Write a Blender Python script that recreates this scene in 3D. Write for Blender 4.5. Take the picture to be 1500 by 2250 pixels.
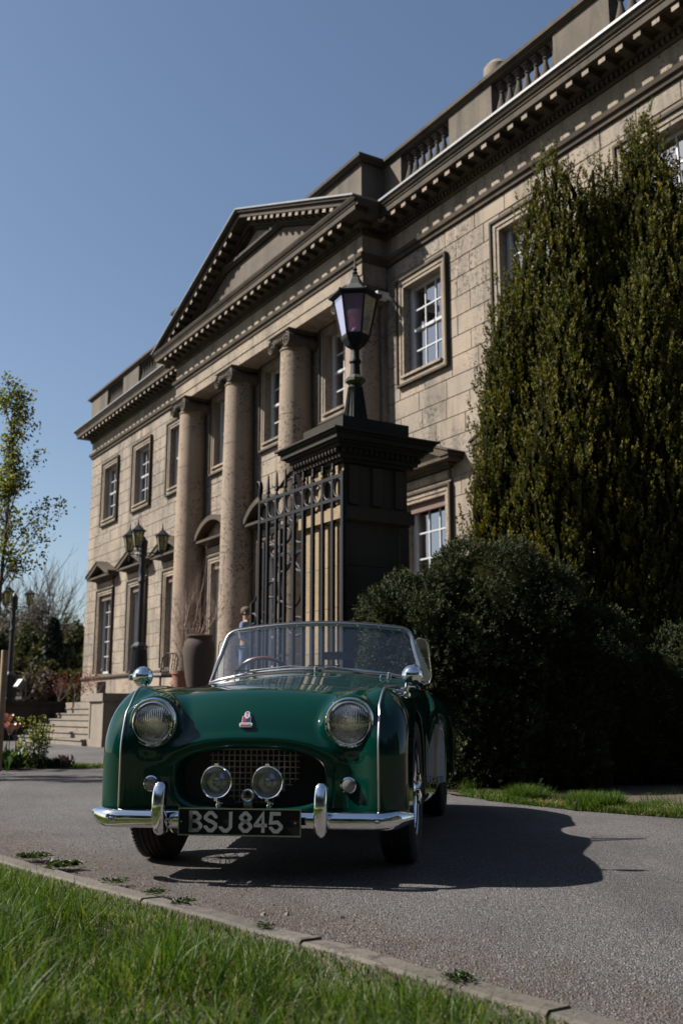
import bpy, bmesh, math, random
import numpy as np
from mathutils import Vector, Matrix
random.seed(7); RNG = np.random.default_rng(11)
R = math.radians; PI = math.pi
for o in list(bpy.data.objects): bpy.data.objects.remove(o)
SC = bpy.context.scene; COL = SC.collection

# ---------------------------------------------------------------- camera
cam_d = bpy.data.cameras.new('camera'); cam = bpy.data.objects.new('camera', cam_d); COL.objects.link(cam)
cam.location = (0, 0, 0.65); cam.rotation_euler = (R(90 + 11.09), 0, 0)
cam_d.sensor_fit = 'HORIZONTAL'; cam_d.sensor_width = 24; cam_d.lens = 24 * 2270 / 1500
cam_d.clip_start = 0.05; cam_d.clip_end = 2000
cam_d.dof.use_dof = True; cam_d.dof.focus_distance = 4.35; cam_d.dof.aperture_fstop = 4.5
SC.camera = cam
# ---------------------------------------------------------------- sky and sun
SUN_TO = Vector((-0.996, 0.080, 0)).normalized(); ELEV = R(42)
w = bpy.data.worlds.new('World'); SC.world = w; w.use_nodes = True
nt = w.node_tree; nt.nodes.clear()
sky = nt.nodes.new('ShaderNodeTexSky'); sky.sky_type = 'NISHITA'; sky.sun_disc = False
sky.sun_elevation = ELEV; sky.sun_rotation = math.atan2(SUN_TO.x, SUN_TO.y)
sky.air_density = 1.0; sky.dust_density = 1.0; sky.ozone_density = 1.3
bg = nt.nodes.new('ShaderNodeBackground'); bg.inputs['Strength'].default_value = 0.05
wo = nt.nodes.new('ShaderNodeOutputWorld')
nt.links.new(sky.outputs[0], bg.inputs[0]); nt.links.new(bg.outputs[0], wo.inputs[0])
sd = bpy.data.lights.new('sun', 'SUN'); sd.energy = 5.0; sd.angle = R(0.53); sd.color = (1.0, 0.93, 0.83)
sun = bpy.data.objects.new('sun', sd); COL.objects.link(sun)
sv = Vector((SUN_TO.x * math.cos(ELEV), SUN_TO.y * math.cos(ELEV), math.sin(ELEV)))
sun.rotation_euler = sv.to_track_quat('Z', 'Y').to_euler(); sun.location = sv * 40
vs = SC.view_settings; vs.view_transform = 'Standard'; vs.look = 'None'; vs.exposure = 1.22; vs.gamma = 1.0
vs.use_curve_mapping = False
SC.render.engine = 'CYCLES'

# ---------------------------------------------------------------- helpers
F = 2270.0; PT = R(11.09); CH = 0.65
def ray(x, y):
    a = 1125 - y
    return Vector((x - 750, F * math.cos(PT) - a * math.sin(PT), F * math.sin(PT) + a * math.cos(PT)))
def at(x, y, Y):
    r = ray(x, y); return Vector((0, 0, CH)) + r * (Y / r.y)
def gnd(x, y, z=0.0):
    r = ray(x, y); return Vector((0, 0, CH)) + r * ((z - CH) / r.z)

def tag(o, label=None, cat=None, group=None, kind=None):
    if label: o['label'] = label
    if cat: o['category'] = cat
    if group: o['group'] = group
    if kind: o['kind'] = kind
    return o
def empty(name, loc=(0, 0, 0), rz=0.0, **k):
    o = bpy.data.objects.new(name, None); COL.objects.link(o); o.location = loc; o.rotation_euler = (0, 0, rz)
    o.empty_display_size = 0.2
    return tag(o, **k)
def link(name, me, parent=None, loc=None, rot=None, **k):
    o = bpy.data.objects.new(name, me); COL.objects.link(o)
    if parent is not None: o.parent = parent
    if loc is not None: o.location = loc
    if rot is not None: o.rotation_euler = rot
    return tag(o, **k)
def copy_tree(o, parent=None):
    c = o.copy(); COL.objects.link(c)
    if parent is not None: c.parent = parent
    for ch in list(o.children): copy_tree(ch, c)
    return c

class MB:
    def __init__(s): s.v = []; s.f = []; s.m = []; s.sm = []
    def add(s, vs_, fs, mi=0, smooth=False):
        b = len(s.v); s.v += [tuple(p) for p in vs_]
        for f in fs: s.f.append([b + i for i in f]); s.m.append(mi); s.sm.append(smooth)
        return s
    def box(s, x0, x1, y0, y1, z0, z1, mi=0):
        return s.add([(x0,y0,z0),(x1,y0,z0),(x1,y1,z0),(x0,y1,z0),(x0,y0,z1),(x1,y0,z1),(x1,y1,z1),(x0,y1,z1)],
                     [(0,3,2,1),(4,5,6,7),(0,1,5,4),(1,2,6,5),(2,3,7,6),(3,0,4,7)], mi)
    def frus(s, cx, cy, z0, z1, a0, b0, a1, b1, mi=0):   # tapered box
        return s.add([(cx-a0,cy-b0,z0),(cx+a0,cy-b0,z0),(cx+a0,cy+b0,z0),(cx-a0,cy+b0,z0),
                      (cx-a1,cy-b1,z1),(cx+a1,cy-b1,z1),(cx+a1,cy+b1,z1),(cx-a1,cy+b1,z1)],
                     [(0,3,2,1),(4,5,6,7),(0,1,5,4),(1,2,6,5),(2,3,7,6),(3,0,4,7)], mi)
    def lathe(s, prof, n=16, c=(0,0,0), ax='z', mi=0, smooth=True, cap=True, ph=0.0):
        vs_ = []
        for r_, h in prof:
            for i in range(n):
                a = 2*PI*i/n + ph; p, q = r_*math.cos(a), r_*math.sin(a)
                vs_.append({'z':(p,q,h),'y':(p,h,q),'x':(h,p,q)}[ax])
        vs_ = [(x+c[0],y+c[1],z+c[2]) for x,y,z in vs_]
        fs = []
        for k in range(len(prof)-1):
            for i in range(n):
                j = (i+1) % n; fs.append((k*n+i, k*n+j, (k+1)*n+j, (k+1)*n+i))
        if cap: fs.append(tuple(range(n))[::-1]); fs.append(tuple((len(prof)-1)*n+i for i in range(n)))
        return s.add(vs_, fs, mi, smooth)
    def tube(s, pts, r_, n=8, mi=0, closed=False, smooth=True, flat=1.0):
        pts = [Vector(p) for p in pts]; m = len(pts); rr = r_ if hasattr(r_, '__len__') else [r_]*m
        vs_ = []; prev = None
        for i, p in enumerate(pts):
            if closed: t = pts[(i+1) % m] - pts[i-1]
            else: t = pts[min(i+1,m-1)] - pts[max(i-1,0)]
            t = t.normalized() if t.length > 1e-9 else Vector((0,0,1))
            if prev is None:
                a = Vector((0,0,1)) if abs(t.z) < .9 else Vector((1,0,0))
                nn = a.cross(t).normalized()
            else:
                nn = (prev - t*prev.dot(t))
                nn = nn.normalized() if nn.length > 1e-6 else prev
            prev = nn; b = t.cross(nn)
            for k in range(n):
                a = 2*PI*k/n; vs_.append(p + nn*(rr[i]*math.cos(a)) + b*(rr[i]*flat*math.sin(a)))
        fs = []
        for i in range(m if closed else m-1):
            j = (i+1) % m
            for k in range(n):
                l = (k+1) % n; fs.append((i*n+k, i*n+l, j*n+l, j*n+k))
        if not closed: fs.append(tuple(range(n))[::-1]); fs.append(tuple((m-1)*n+k for k in range(n)))
        return s.add(vs_, fs, mi, smooth)
    def prism(s, poly, y0, y1, mi=0):                    # poly in (x, z), extruded along y
        n = len(poly); vs_ = [(x,y0,z) for x,z in poly] + [(x,y1,z) for x,z in poly]
        fs = [tuple(range(n)), tuple(range(2*n-1,n-1,-1))]
        for i in range(n): j = (i+1) % n; fs.append((i, n+i, n+j, j))
        return s.add(vs_, fs, mi)
    def sphere(s, c, r_, n=16, m=10, mi=0, sc=(1,1,1)):
        vs_ = []; fs = []
        for k in range(m+1):
            th = PI*k/m
            for i in range(n):
                a = 2*PI*i/n; vs_.append((c[0]+sc[0]*r_*math.sin(th)*math.cos(a), c[1]+sc[1]*r_*math.sin(th)*math.sin(a), c[2]+sc[2]*r_*math.cos(th)))
        for k in range(m):
            for i in range(n):
                j = (i+1) % n; fs.append((k*n+i,(k+1)*n+i,(k+1)*n+j,k*n+j))
        return s.add(vs_, fs, mi, True)
    def mesh(s, name, mats):
        me = bpy.data.meshes.new(name); me.from_pydata(s.v, [], s.f)
        for m_ in (mats if isinstance(mats, (list, tuple)) else [mats]): me.materials.append(m_)
        me.polygons.foreach_set('material_index', s.m); me.polygons.foreach_set('use_smooth', s.sm)
        me.validate(); me.update()
        if any(s.sm):
            bm = bmesh.new(); bm.from_mesh(me); bmesh.ops.recalc_face_normals(bm, faces=bm.faces)
            for e in bm.edges:
                if len(e.link_faces) == 2 and e.calc_face_angle(0) > R(38): e.smooth = False
            bm.to_mesh(me); bm.free()
        else:
            bm = bmesh.new(); bm.from_mesh(me); bmesh.ops.recalc_face_normals(bm, faces=bm.faces); bm.to_mesh(me); bm.free()
        return me
    def build(s, name, mats, parent=None, loc=None, rot=None, **k):
        return link(name, s.mesh(name, mats), parent, loc, rot, **k)

def np_mesh(name, V, Fq, mat, attr=None, smooth=False):
    V = np.asarray(V, np.float32).reshape(-1,3); Fq = np.asarray(Fq, np.int32)
    n, k = Fq.shape; me = bpy.data.meshes.new(name)
    me.vertices.add(len(V)); me.vertices.foreach_set('co', V.ravel())
    me.loops.add(n*k); me.loops.foreach_set('vertex_index', Fq.ravel())
    me.polygons.add(n); me.polygons.foreach_set('loop_start', np.arange(0, n*k, k, dtype=np.int32))
    try: me.polygons.foreach_set('loop_total', np.full(n, k, dtype=np.int32))
    except Exception: pass
    if smooth: me.polygons.foreach_set('use_smooth', np.ones(n, bool))
    if attr is not None:
        a = me.attributes.new('tint', 'FLOAT', 'POINT'); a.data.foreach_set('value', np.asarray(attr, np.float32))
    me.materials.append(mat); me.update(calc_edges=True); me.validate()
    return me

# ---------------------------------------------------------------- materials
class NT:
    def __init__(s, name):
        s.mat = bpy.data.materials.new(name); s.mat.use_nodes = True; s.t = s.mat.node_tree
        s.t.nodes.clear(); s.out = s.n('ShaderNodeOutputMaterial')
    def n(s, ty, **k):
        nd = s.t.nodes.new(ty)
        for a, b in k.items(): setattr(nd, a, b)
        return nd
    def l(s, a, b): s.t.links.new(a, b)
    def noise(s, vec, scale, detail=4, rough=.55, dist=0.0):
        n = s.n('ShaderNodeTexNoise'); n.inputs['Scale'].default_value = scale; n.inputs['Detail'].default_value = detail
        n.inputs['Roughness'].default_value = rough; n.inputs['Distortion'].default_value = dist; s.l(vec, n.inputs['Vector']); return n.outputs['Fac']
    def ramp(s, fac, stops):
        n = s.n('ShaderNodeValToRGB'); cr = n.color_ramp
        while len(cr.elements) > 1: cr.elements.remove(cr.elements[-1])
        for i, (p, c) in enumerate(stops):
            e = cr.elements[0] if i == 0 else cr.elements.new(p)
            e.position = p; e.color = (c if len(c) == 4 else (*c, 1)) if hasattr(c, '__len__') else (c, c, c, 1)
        s.l(fac, n.inputs[0]); return n.outputs['Color']
    def mix(s, fac, a, b, mode='MIX'):
        n = s.n('ShaderNodeMix', data_type='RGBA', blend_type=mode)
        for src, idx in ((fac, 0), (a, 6), (b, 7)):
            if hasattr(src, 'links'): s.l(src, n.inputs[idx])
            else: n.inputs[idx].default_value = src if idx == 0 else (*src, 1) if len(src) == 3 else src
        return n.outputs[2]
    def math(s, op, a, b=0.5):
        n = s.n('ShaderNodeMath', operation=op)
        for src, idx in ((a, 0), (b, 1)):
            if hasattr(src, 'links'): s.l(src, n.inputs[idx])
            else: n.inputs[idx].default_value = src
        return n.outputs[0]
    def coord(s, which='Object'):
        n = s.n('ShaderNodeTexCoord'); return n.outputs[which]
    def pos(s): return s.n('ShaderNodeNewGeometry').outputs['Position']
    def scale(s, vec, sc):
        n = s.n('ShaderNodeMapping'); n.inputs['Scale'].default_value = sc; s.l(vec, n.inputs[0]); return n.outputs[0]
    def bump(s, h, strength=.3, dist=.01, nrm=None):
        n = s.n('ShaderNodeBump'); n.inputs['Strength'].default_value = strength; n.inputs['Distance'].default_value = dist
        s.l(h, n.inputs['Height'])
        if nrm: s.l(nrm, n.inputs['Normal'])
        return n.outputs[0]
    def bsdf(s, col, rough=.6, metal=0.0, spec=.5, nrm=None, **k):
        n = s.n('ShaderNodeBsdfPrincipled')
        for nm, v_ in (('Base Color', col), ('Roughness', rough), ('Metallic', metal), ('Specular IOR Level', spec), *k.items()):
            nm = nm.replace('_', ' ')
            if hasattr(v_, 'links'): s.l(v_, n.inputs[nm])
            elif hasattr(v_, '__len__'): n.inputs[nm].default_value = (*v_, 1) if len(v_) == 3 else v_
            else: n.inputs[nm].default_value = v_
        if nrm: s.l(nrm, n.inputs['Normal'])
        return n.outputs[0]
    def done(s, sh): s.l(sh, s.out.inputs['Surface']); return s.mat

def stone_mat(name, c1, c2, soot, speck=.5, sootcol=(.035,.032,.028), bumpk=.5, seed=0.0):
    m = NT(name); p = m.pos(); p0 = p
    if seed:
        mp = m.n('ShaderNodeMapping'); mp.inputs['Location'].default_value = (seed, seed*2, seed*3); m.l(p, mp.inputs[0]); p = mp.outputs[0]
    oi = m.n('ShaderNodeObjectInfo').outputs['Random']
    base = m.mix(m.ramp(m.noise(p, .9, 5, .6), [(.3, 0.0), (.7, 1.0)]), c1, c2)
    base = m.mix(.42, base, m.ramp(oi, [(0, (.75,.66,.54)), (.35, (.98,.86,.68)), (.7, (.72,.68,.64)), (1, (1,.8,.64))]), 'MULTIPLY')
    pv = m.scale(p, (1.25, 1.25, .16))
    st = m.ramp(m.noise(pv, 1.6, 7, .65, .6), [(.48, 0.0), (.72, 1.0)])
    base = m.mix(m.math('MULTIPLY', st, soot), base, sootcol)
    # lichen / pitting specks, clustered
    sp = m.ramp(m.noise(p, 15, 4, .8), [(.53, 0.0), (.58, 1.0)])
    cl = m.ramp(m.noise(p, .8, 3, .6, .3), [(.40, 0.0), (.56, 1.0)])
    base = m.mix(m.math('MULTIPLY', m.math('MULTIPLY', sp, cl), speck), base, (.05, .043, .04))
    fine = m.noise(p, 90, 3, .7)
    base = m.mix(.25, base, m.ramp(fine, [(.3, .45), (.7, 1.0)]), 'MULTIPLY')
    b1 = m.bump(m.noise(p, 26, 6, .7), bumpk, .012)
    return m.done(m.bsdf(base, .88, spec=.25, nrm=b1))

def simple(name, col, rough=.5, metal=0.0, spec=.5, nz=0.0, nscale=40, bumpk=0.0, col2=None, **k):
    m = NT(name); p = m.coord()
    c = col
    if nz or col2:
        c2 = col2 if col2 else tuple(x*(1-nz) for x in col)
        c = m.mix(m.ramp(m.noise(p, nscale, 5, .65), [(.35, 0.0), (.65, 1.0)]), col, c2)
    nb = m.bump(m.noise(p, nscale*2, 5, .6), bumpk, .004) if bumpk else None
    return m.done(m.bsdf(c, rough, metal, spec, nb, **k))

def leaf_mat(name, c1, c2, c3=None, transl=.35, scale=3.0, rough=.5):
    m = NT(name); a = m.n('ShaderNodeAttribute', attribute_name='tint').outputs['Fac']
    stops = [(0.0, c1), (.6, c2)] + ([(1.0, c3)] if c3 else [])
    col = m.ramp(a, stops)
    col = m.mix(m.ramp(m.noise(m.pos(), scale, 3), [(.35, 0.0), (.65, .5)]), col, c1)
    d = m.bsdf(col, rough, spec=.3)
    tr = m.n('ShaderNodeBsdfTranslucent'); m.l(m.mix(1.0, col, (1.2, 1.25, .5), 'MULTIPLY'), tr.inputs[0])
    mx = m.n('ShaderNodeMixShader'); mx.inputs[0].default_value = transl; m.l(d, mx.inputs[1]); m.l(tr.outputs[0], mx.inputs[2])
    return m.done(mx.outputs[0])

def glass_mat(name, tint, refl=1.0, ior=1.5, rough=0.0, haze=0.0, hazecol=(.6,.7,.85)):
    m = NT(name); t = m.n('ShaderNodeBsdfTransparent'); t.inputs[0].default_value = (*tint, 1)
    g = m.n('ShaderNodeBsdfGlossy'); g.inputs['Roughness'].default_value = rough; g.inputs[0].default_value = (refl, refl, refl, 1)
    fr = m.n('ShaderNodeFresnel'); fr.inputs[0].default_value = ior
    mx = m.n('ShaderNodeMixShader'); m.l(fr.outputs[0], mx.inputs[0]); m.l(t.outputs[0], mx.inputs[1]); m.l(g.outputs[0], mx.inputs[2])
    sh = mx.outputs[0]
    if haze:
        d = m.n('ShaderNodeBsdfDiffuse'); d.inputs[0].default_value = (*hazecol, 1)
        m2 = m.n('ShaderNodeMixShader'); m2.inputs[0].default_value = haze; m.l(sh, m2.inputs[1]); m.l(d.outputs[0], m2.inputs[2]); sh = m2.outputs[0]
    return m.done(sh)

M = {}
M['ashlar'] = stone_mat('ashlar_stone', (.278,.238,.198), (.185,.170,.152), .8, 1.0)
M['joint'] = simple('wall_joint', (.10,.082,.062), .95)
M['trim'] = stone_mat('trim_stone', (.28,.236,.192), (.185,.165,.142), .75, .7, seed=3.0)
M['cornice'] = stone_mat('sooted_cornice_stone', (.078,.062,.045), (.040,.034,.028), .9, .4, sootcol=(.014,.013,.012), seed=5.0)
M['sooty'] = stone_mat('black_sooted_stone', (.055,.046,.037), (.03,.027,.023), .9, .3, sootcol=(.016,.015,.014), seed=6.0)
M['parapet'] = stone_mat('parapet_stone', (.125,.108,.09), (.075,.067,.058), .8, .4, sootcol=(.02,.02,.02), seed=8.0)
M['column'] = stone_mat('column_stone', (.275,.23,.185), (.215,.18,.148), .3, 1.0, seed=11.0)
M['pier'] = stone_mat('gate_pier_stone', (.26,.205,.135), (.18,.145,.10), .25, .3, sootcol=(.02,.02,.018), seed=14.0)
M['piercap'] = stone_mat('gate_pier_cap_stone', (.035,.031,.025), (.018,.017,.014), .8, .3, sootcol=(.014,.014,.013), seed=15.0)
M['steps'] = stone_mat('step_stone', (.21,.19,.165), (.165,.152,.137), .3, .3, seed=17.0)
M['lead'] = simple('lead_flashing', (.13,.145,.16), .5, 0.0, .5, .3, 8)
M['paintwhite'] = simple('white_sash_paint', (.34,.35,.37), .45, nz=.12, nscale=12)
M['pane'] = None
M['interior'] = simple('dim_room_wall', (.03,.027,.025), .9)
M['curtain'] = simple('cream_curtain', (.30,.28,.26), .9, nz=.35, nscale=14)
M['blind'] = simple('faded_red_blind', (.10,.06,.05), .8, nz=.2, nscale=10)
M['glass'] = glass_mat('window_glass', (.55,.58,.62), .95, 4.2, .01)
M['iron'] = simple('black_painted_iron', (.003,.004,.008), .62, 0.0, .22, .3, 60, .25)
M['ironpost'] = simple('lamp_post_paint', (.006,.008,.013), .42, 0.0, .4, .2, 30, .1)
M['mossiron'] = simple('mossy_iron', (.012,.014,.012), .7, col2=(.035,.045,.010), nscale=22, bumpk=.3)
M['lampglass'] = glass_mat('frosted_lilac_glass', (.5,.4,.52), .9, 1.5, .06, .34, (.36,.27,.40))
M['lampglass2'] = glass_mat('amber_lamp_glass', (.62,.60,.42), .8, 1.45, .1, .35, (.30,.29,.17))
M['dirtyiron'] = simple('grimy_iron', (.006,.008,.009), .6, 0.0, .25, col2=(.016,.020,.009), nscale=22, bumpk=.3)
M['bulb'] = simple('white_bulb', (.8,.8,.78), .25)
# ---------------------------------------------------------------- the mansion (local x along the facade, y into the house)
TH = R(31.3); DF = 11.1
UX = Vector((math.sin(TH), -math.cos(TH), 0)); VX = Vector((math.cos(TH), math.sin(TH), 0))
RZ = math.atan2(UX.y, UX.x)
def W(s, t, z=0.0): return VX*(DF - t) + UX*s + Vector((0, 0, z))
mansion = empty('mansion', W(0, 0, 0), RZ, label='two storey sandstone mansion with a columned portico and pediment', cat='building')
S0, S1, PL, PR, PT_ = -35.45, -5.2, -26.15, -16.45, .60
TER = .95
PATH = [(S0, -6.0), (S0, 0), (PL, 0), (PL, PT_), (PR, PT_), (PR, 0), (S1, 0)]     # (s, t)
def offset_path(path, o):
    out = []
    for i, (a, b) in enumerate(path):
        n = []
        for j in (i-1, i):
            if 0 <= j < len(path)-1:
                dx, dy = path[j+1][0]-path[j][0], path[j+1][1]-path[j][1]; L = math.hypot(dx, dy)
                n.append((-dy/L, dx/L))          # outward (towards +t, then sides)
        if len(n) == 1: out.append((a+n[0][0]*o, b+n[0][1]*o))
        else:
            k = 1 + n[0][0]*n[1][0] + n[0][1]*n[1][1]
            out.append((a+(n[0][0]+n[1][0])/k*o, b+(n[0][1]+n[1][1])/k*o))
    return out
def sweep(name, path, prof, mat, parent, cap=True, **k):    # prof: (offset, z) polygon, open outline swept along plan path
    mb = MB(); rows = [offset_path(path, o) for o, z in prof]; m = len(path)
    vs_ = []
    for (o, z), rw in zip(prof, rows): vs_ += [(s, -t, z) for s, t in rw]
    fs = []
    n = len(prof)
    for a in range(n):
        b = (a+1) % n
        for i in range(m-1): fs.append((a*m+i, a*m+i+1, b*m+i+1, b*m+i))
    if cap: fs.append(tuple(a*m for a in range(n))); fs.append(tuple(a*m+m-1 for a in range(n))[::-1])
    mb.add(vs_, fs); return mb.build(name, mat, parent, **k)

UPW = [-33.3, -30.3, -27.35, -24.2, -21.23, -18.28, -15.23, -12.3, -9.35, -6.4]
WING = {-33.3, -30.3, -27.35, -15.23, -12.3, -9.35, -6.4}
UZ0, UZ1, GZ0, GZ1, HWo = 7.13, 8.97, 1.95, 4.55, .62
holes = [(c-HWo-.02, c+HWo+.02, UZ0-.02, UZ1+.02) for c in UPW] + [(c-HWo-.02, c+HWo+.02, (GZ0 if c in WING else TER)-.02, GZ1+.02) for c in UPW]

# backing wall with real openings (joint colour), end wall, stones laid on it
def wall_with_holes(mb, x0, x1, z0, z1, y, depth=.34):
    xs = sorted({x0, x1, *[h[0] for h in holes], *[h[1] for h in holes]}); xs = [x for x in xs if x0 <= x <= x1]
    zs = sorted({z0, z1, *[h[2] for h in holes], *[h[3] for h in holes]}); zs = [z for z in zs if z0 <= z <= z1]
    for i in range(len(xs)-1):
        for j in range(len(zs)-1):
            cx, cz = (xs[i]+xs[i+1])/2, (zs[j]+zs[j+1])/2
            if any(h[0] < cx < h[1] and h[2] < cz < h[3] for h in holes): continue
            mb.add([(xs[i],y,zs[j]),(xs[i+1],y,zs[j]),(xs[i+1],y,zs[j+1]),(xs[i],y,zs[j+1])], [(0,1,2,3)])
    for h in holes:
        a, b, c, d = h; y2 = y+depth
        mb.add([(a,y,c),(b,y,c),(b,y,d),(a,y,d),(a,y2,c),(b,y2,c),(b,y2,d),(a,y2,d)], [(0,4,5,1),(1,5,6,2),(2,6,7,3),(3,7,4,0)])
mb = MB(); wall_with_holes(mb, S0+.01, S1, -.2, 11.2, .014)
mb.add([(S0+.01,.014,-.2),(S0+.01,9,-.2),(S0+.01,9,11.2),(S0+.01,.014,11.2)], [(0,1,2,3)])
wall = mb.build('wall', M['joint'], mansion)
# rooms behind the windows and roof slab
mb = MB(); mb.box(S0+.3, S1, .42, .5, .0, 10.9); mb.build('room_backing', M['interior'], mansion)
mb = MB(); mb.box(S0+.05, S1, .6, 9.0, 10.55, 10.75); mb.build('roof', M['lead'], mansion)
mb = MB(); mb.box(S1, S1+.05, .02, 9.0, -.2, 10.7); mb.build('end_wall', M['ashlar'], mansion)

# ashlar blocks
CHh = .372; blocks = []
rr = random.Random(3)
z = 1.86
course = 0
while z < 9.62:
    z1 = min(z+CHh, 9.62); x = S0 + (0 if course % 2 else -.38)
    segs = [(S0, S1)]
    for h in holes:
        if h[2] < z1-.03 and h[3] > z+.03:
            ns = []
            for a, b in segs:
                if h[1] <= a or h[0] >= b: ns.append((a, b)); continue
                if a < h[0]: ns.append((a, h[0]))
                if h[1] < b: ns.append((h[1], b))
            segs = ns
    for a, b in segs:
        L = b-a
        if L < .05: continue
        cuts = [a]; xx = a + (.42 if course % 2 else .80)
        while xx < b-.3: cuts.append(xx); xx += rr.uniform(.66, .92)
        cuts.append(b)
        for i in range(len(cuts)-1): blocks.append((cuts[i], cuts[i+1], z, z1))
    z = z1; course += 1
def proj_px(p):
    d = p.y*math.cos(PT) + (p.z-CH)*math.sin(PT); u_ = -p.y*math.sin(PT) + (p.z-CH)*math.cos(PT)
    return 750+F*p.x/d, 1125-F*u_/d
def score(b):
    c = W((b[0]+b[1])/2, 0, (b[2]+b[3])/2); px, py = proj_px(c)
    if px > 1120 or py < 0 or px < 0: return -1
    a_ = proj_px(W(b[0], 0, b[2])); d_ = proj_px(W(b[1], 0, b[3]))
    s_ = abs((a_[0]-d_[0]))*(b[3]-b[2])/c.y
    if b[1] < PL or b[0] > PR or True:
        for cs in (-25.65, -22.7, -19.75, -16.85):
            if abs((b[0]+b[1])/2 - cs - .0) < .35: s_ *= .3
    return s_
def block_mesh(w_, h_):
    g = .004; e = .008
    mb = MB(); x0, x1, z0, z1 = g, w_-g, g, h_-g
    mb.add([(x0,.014,z0),(x1,.014,z0),(x1,.014,z1),(x0,.014,z1),(x0,e,z0),(x1,e,z0),(x1,e,z1),(x0,e,z1),
            (x0+e,0,z0+e),(x1-e,0,z0+e),(x1-e,0,z1-e),(x0+e,0,z1-e)],
           [(0,1,5,4),(1,2,6,5),(2,3,7,6),(3,0,4,7),(4,5,9,8),(5,6,10,9),(6,7,11,10),(7,4,8,11),(8,9,10,11)])
    return mb
order = sorted(blocks, key=score, reverse=True)
cache = {}
for b in order[:298]:
    w_, h_ = round(b[1]-b[0], 2), round(b[3]-b[2], 3)
    if (w_, h_) not in cache: cache[(w_, h_)] = block_mesh(w_, h_).mesh('stone_block', M['ashlar'])
    me = cache[(w_, h_)]
    link('stone_block', me, wall, (b[0], rr.uniform(-.003, .003), b[2]))
mb = MB()
for b in order[298:]:
    q = block_mesh(b[1]-b[0], b[3]-b[2]); dy = rr.uniform(-.003, .003)
    mb.add([(x+b[0], y+dy, z_+b[2]) for x, y, z_ in q.v], q.f)
mb.build('stone_courses', M['ashlar'], wall, kind='stuff')
# quoin return at the far corner
mb = MB()
for i in range(20):
    z_ = 1.86+i*CHh
    if z_+CHh > 9.63: break
    for k in range(6): mb.box(S0-.004, S0+.012, .004+k*.8, .004+k*.8+.792, z_+.004, z_+CHh-.004)
mb.build('corner_stones', M['ashlar'], wall, kind='stuff')

# ---- windows
def bar(mb, x0, x1, z0, z1, y0, y1, mi=0): mb.box(x0, x1, y0, y1, z0, z1, mi)
def frame_ring(mb, hw, z0, z1, steps, bottom=True, top=True, mi=0):
    # steps: list of (inner offset, outer offset, projection)
    for a, b, pj in steps:
        zb = z0-(b if bottom else 0)
        bar(mb, -hw-b, -hw-a, zb, z1+b, -pj, .0, mi); bar(mb, hw+a, hw+b, zb, z1+b, -pj, .0, mi)
        if top: bar(mb, -hw-a, hw+a, z1+a, z1+b, -pj, .0, mi)
        if bottom: bar(mb, -hw-a, hw+a, z0-b, z0-a, -pj, .0, mi)
_pane = {}
def pane_mesh(w_, h_):
    key = (round(w_, 3), round(h_, 3))
    if key not in _pane:
        mb = MB(); mb.box(-w_/2, w_/2, -.002, .002, -h_/2, h_/2); _pane[key] = mb.mesh('pane', M['glass'])
    return _pane[key]
_sash = {}
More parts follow.
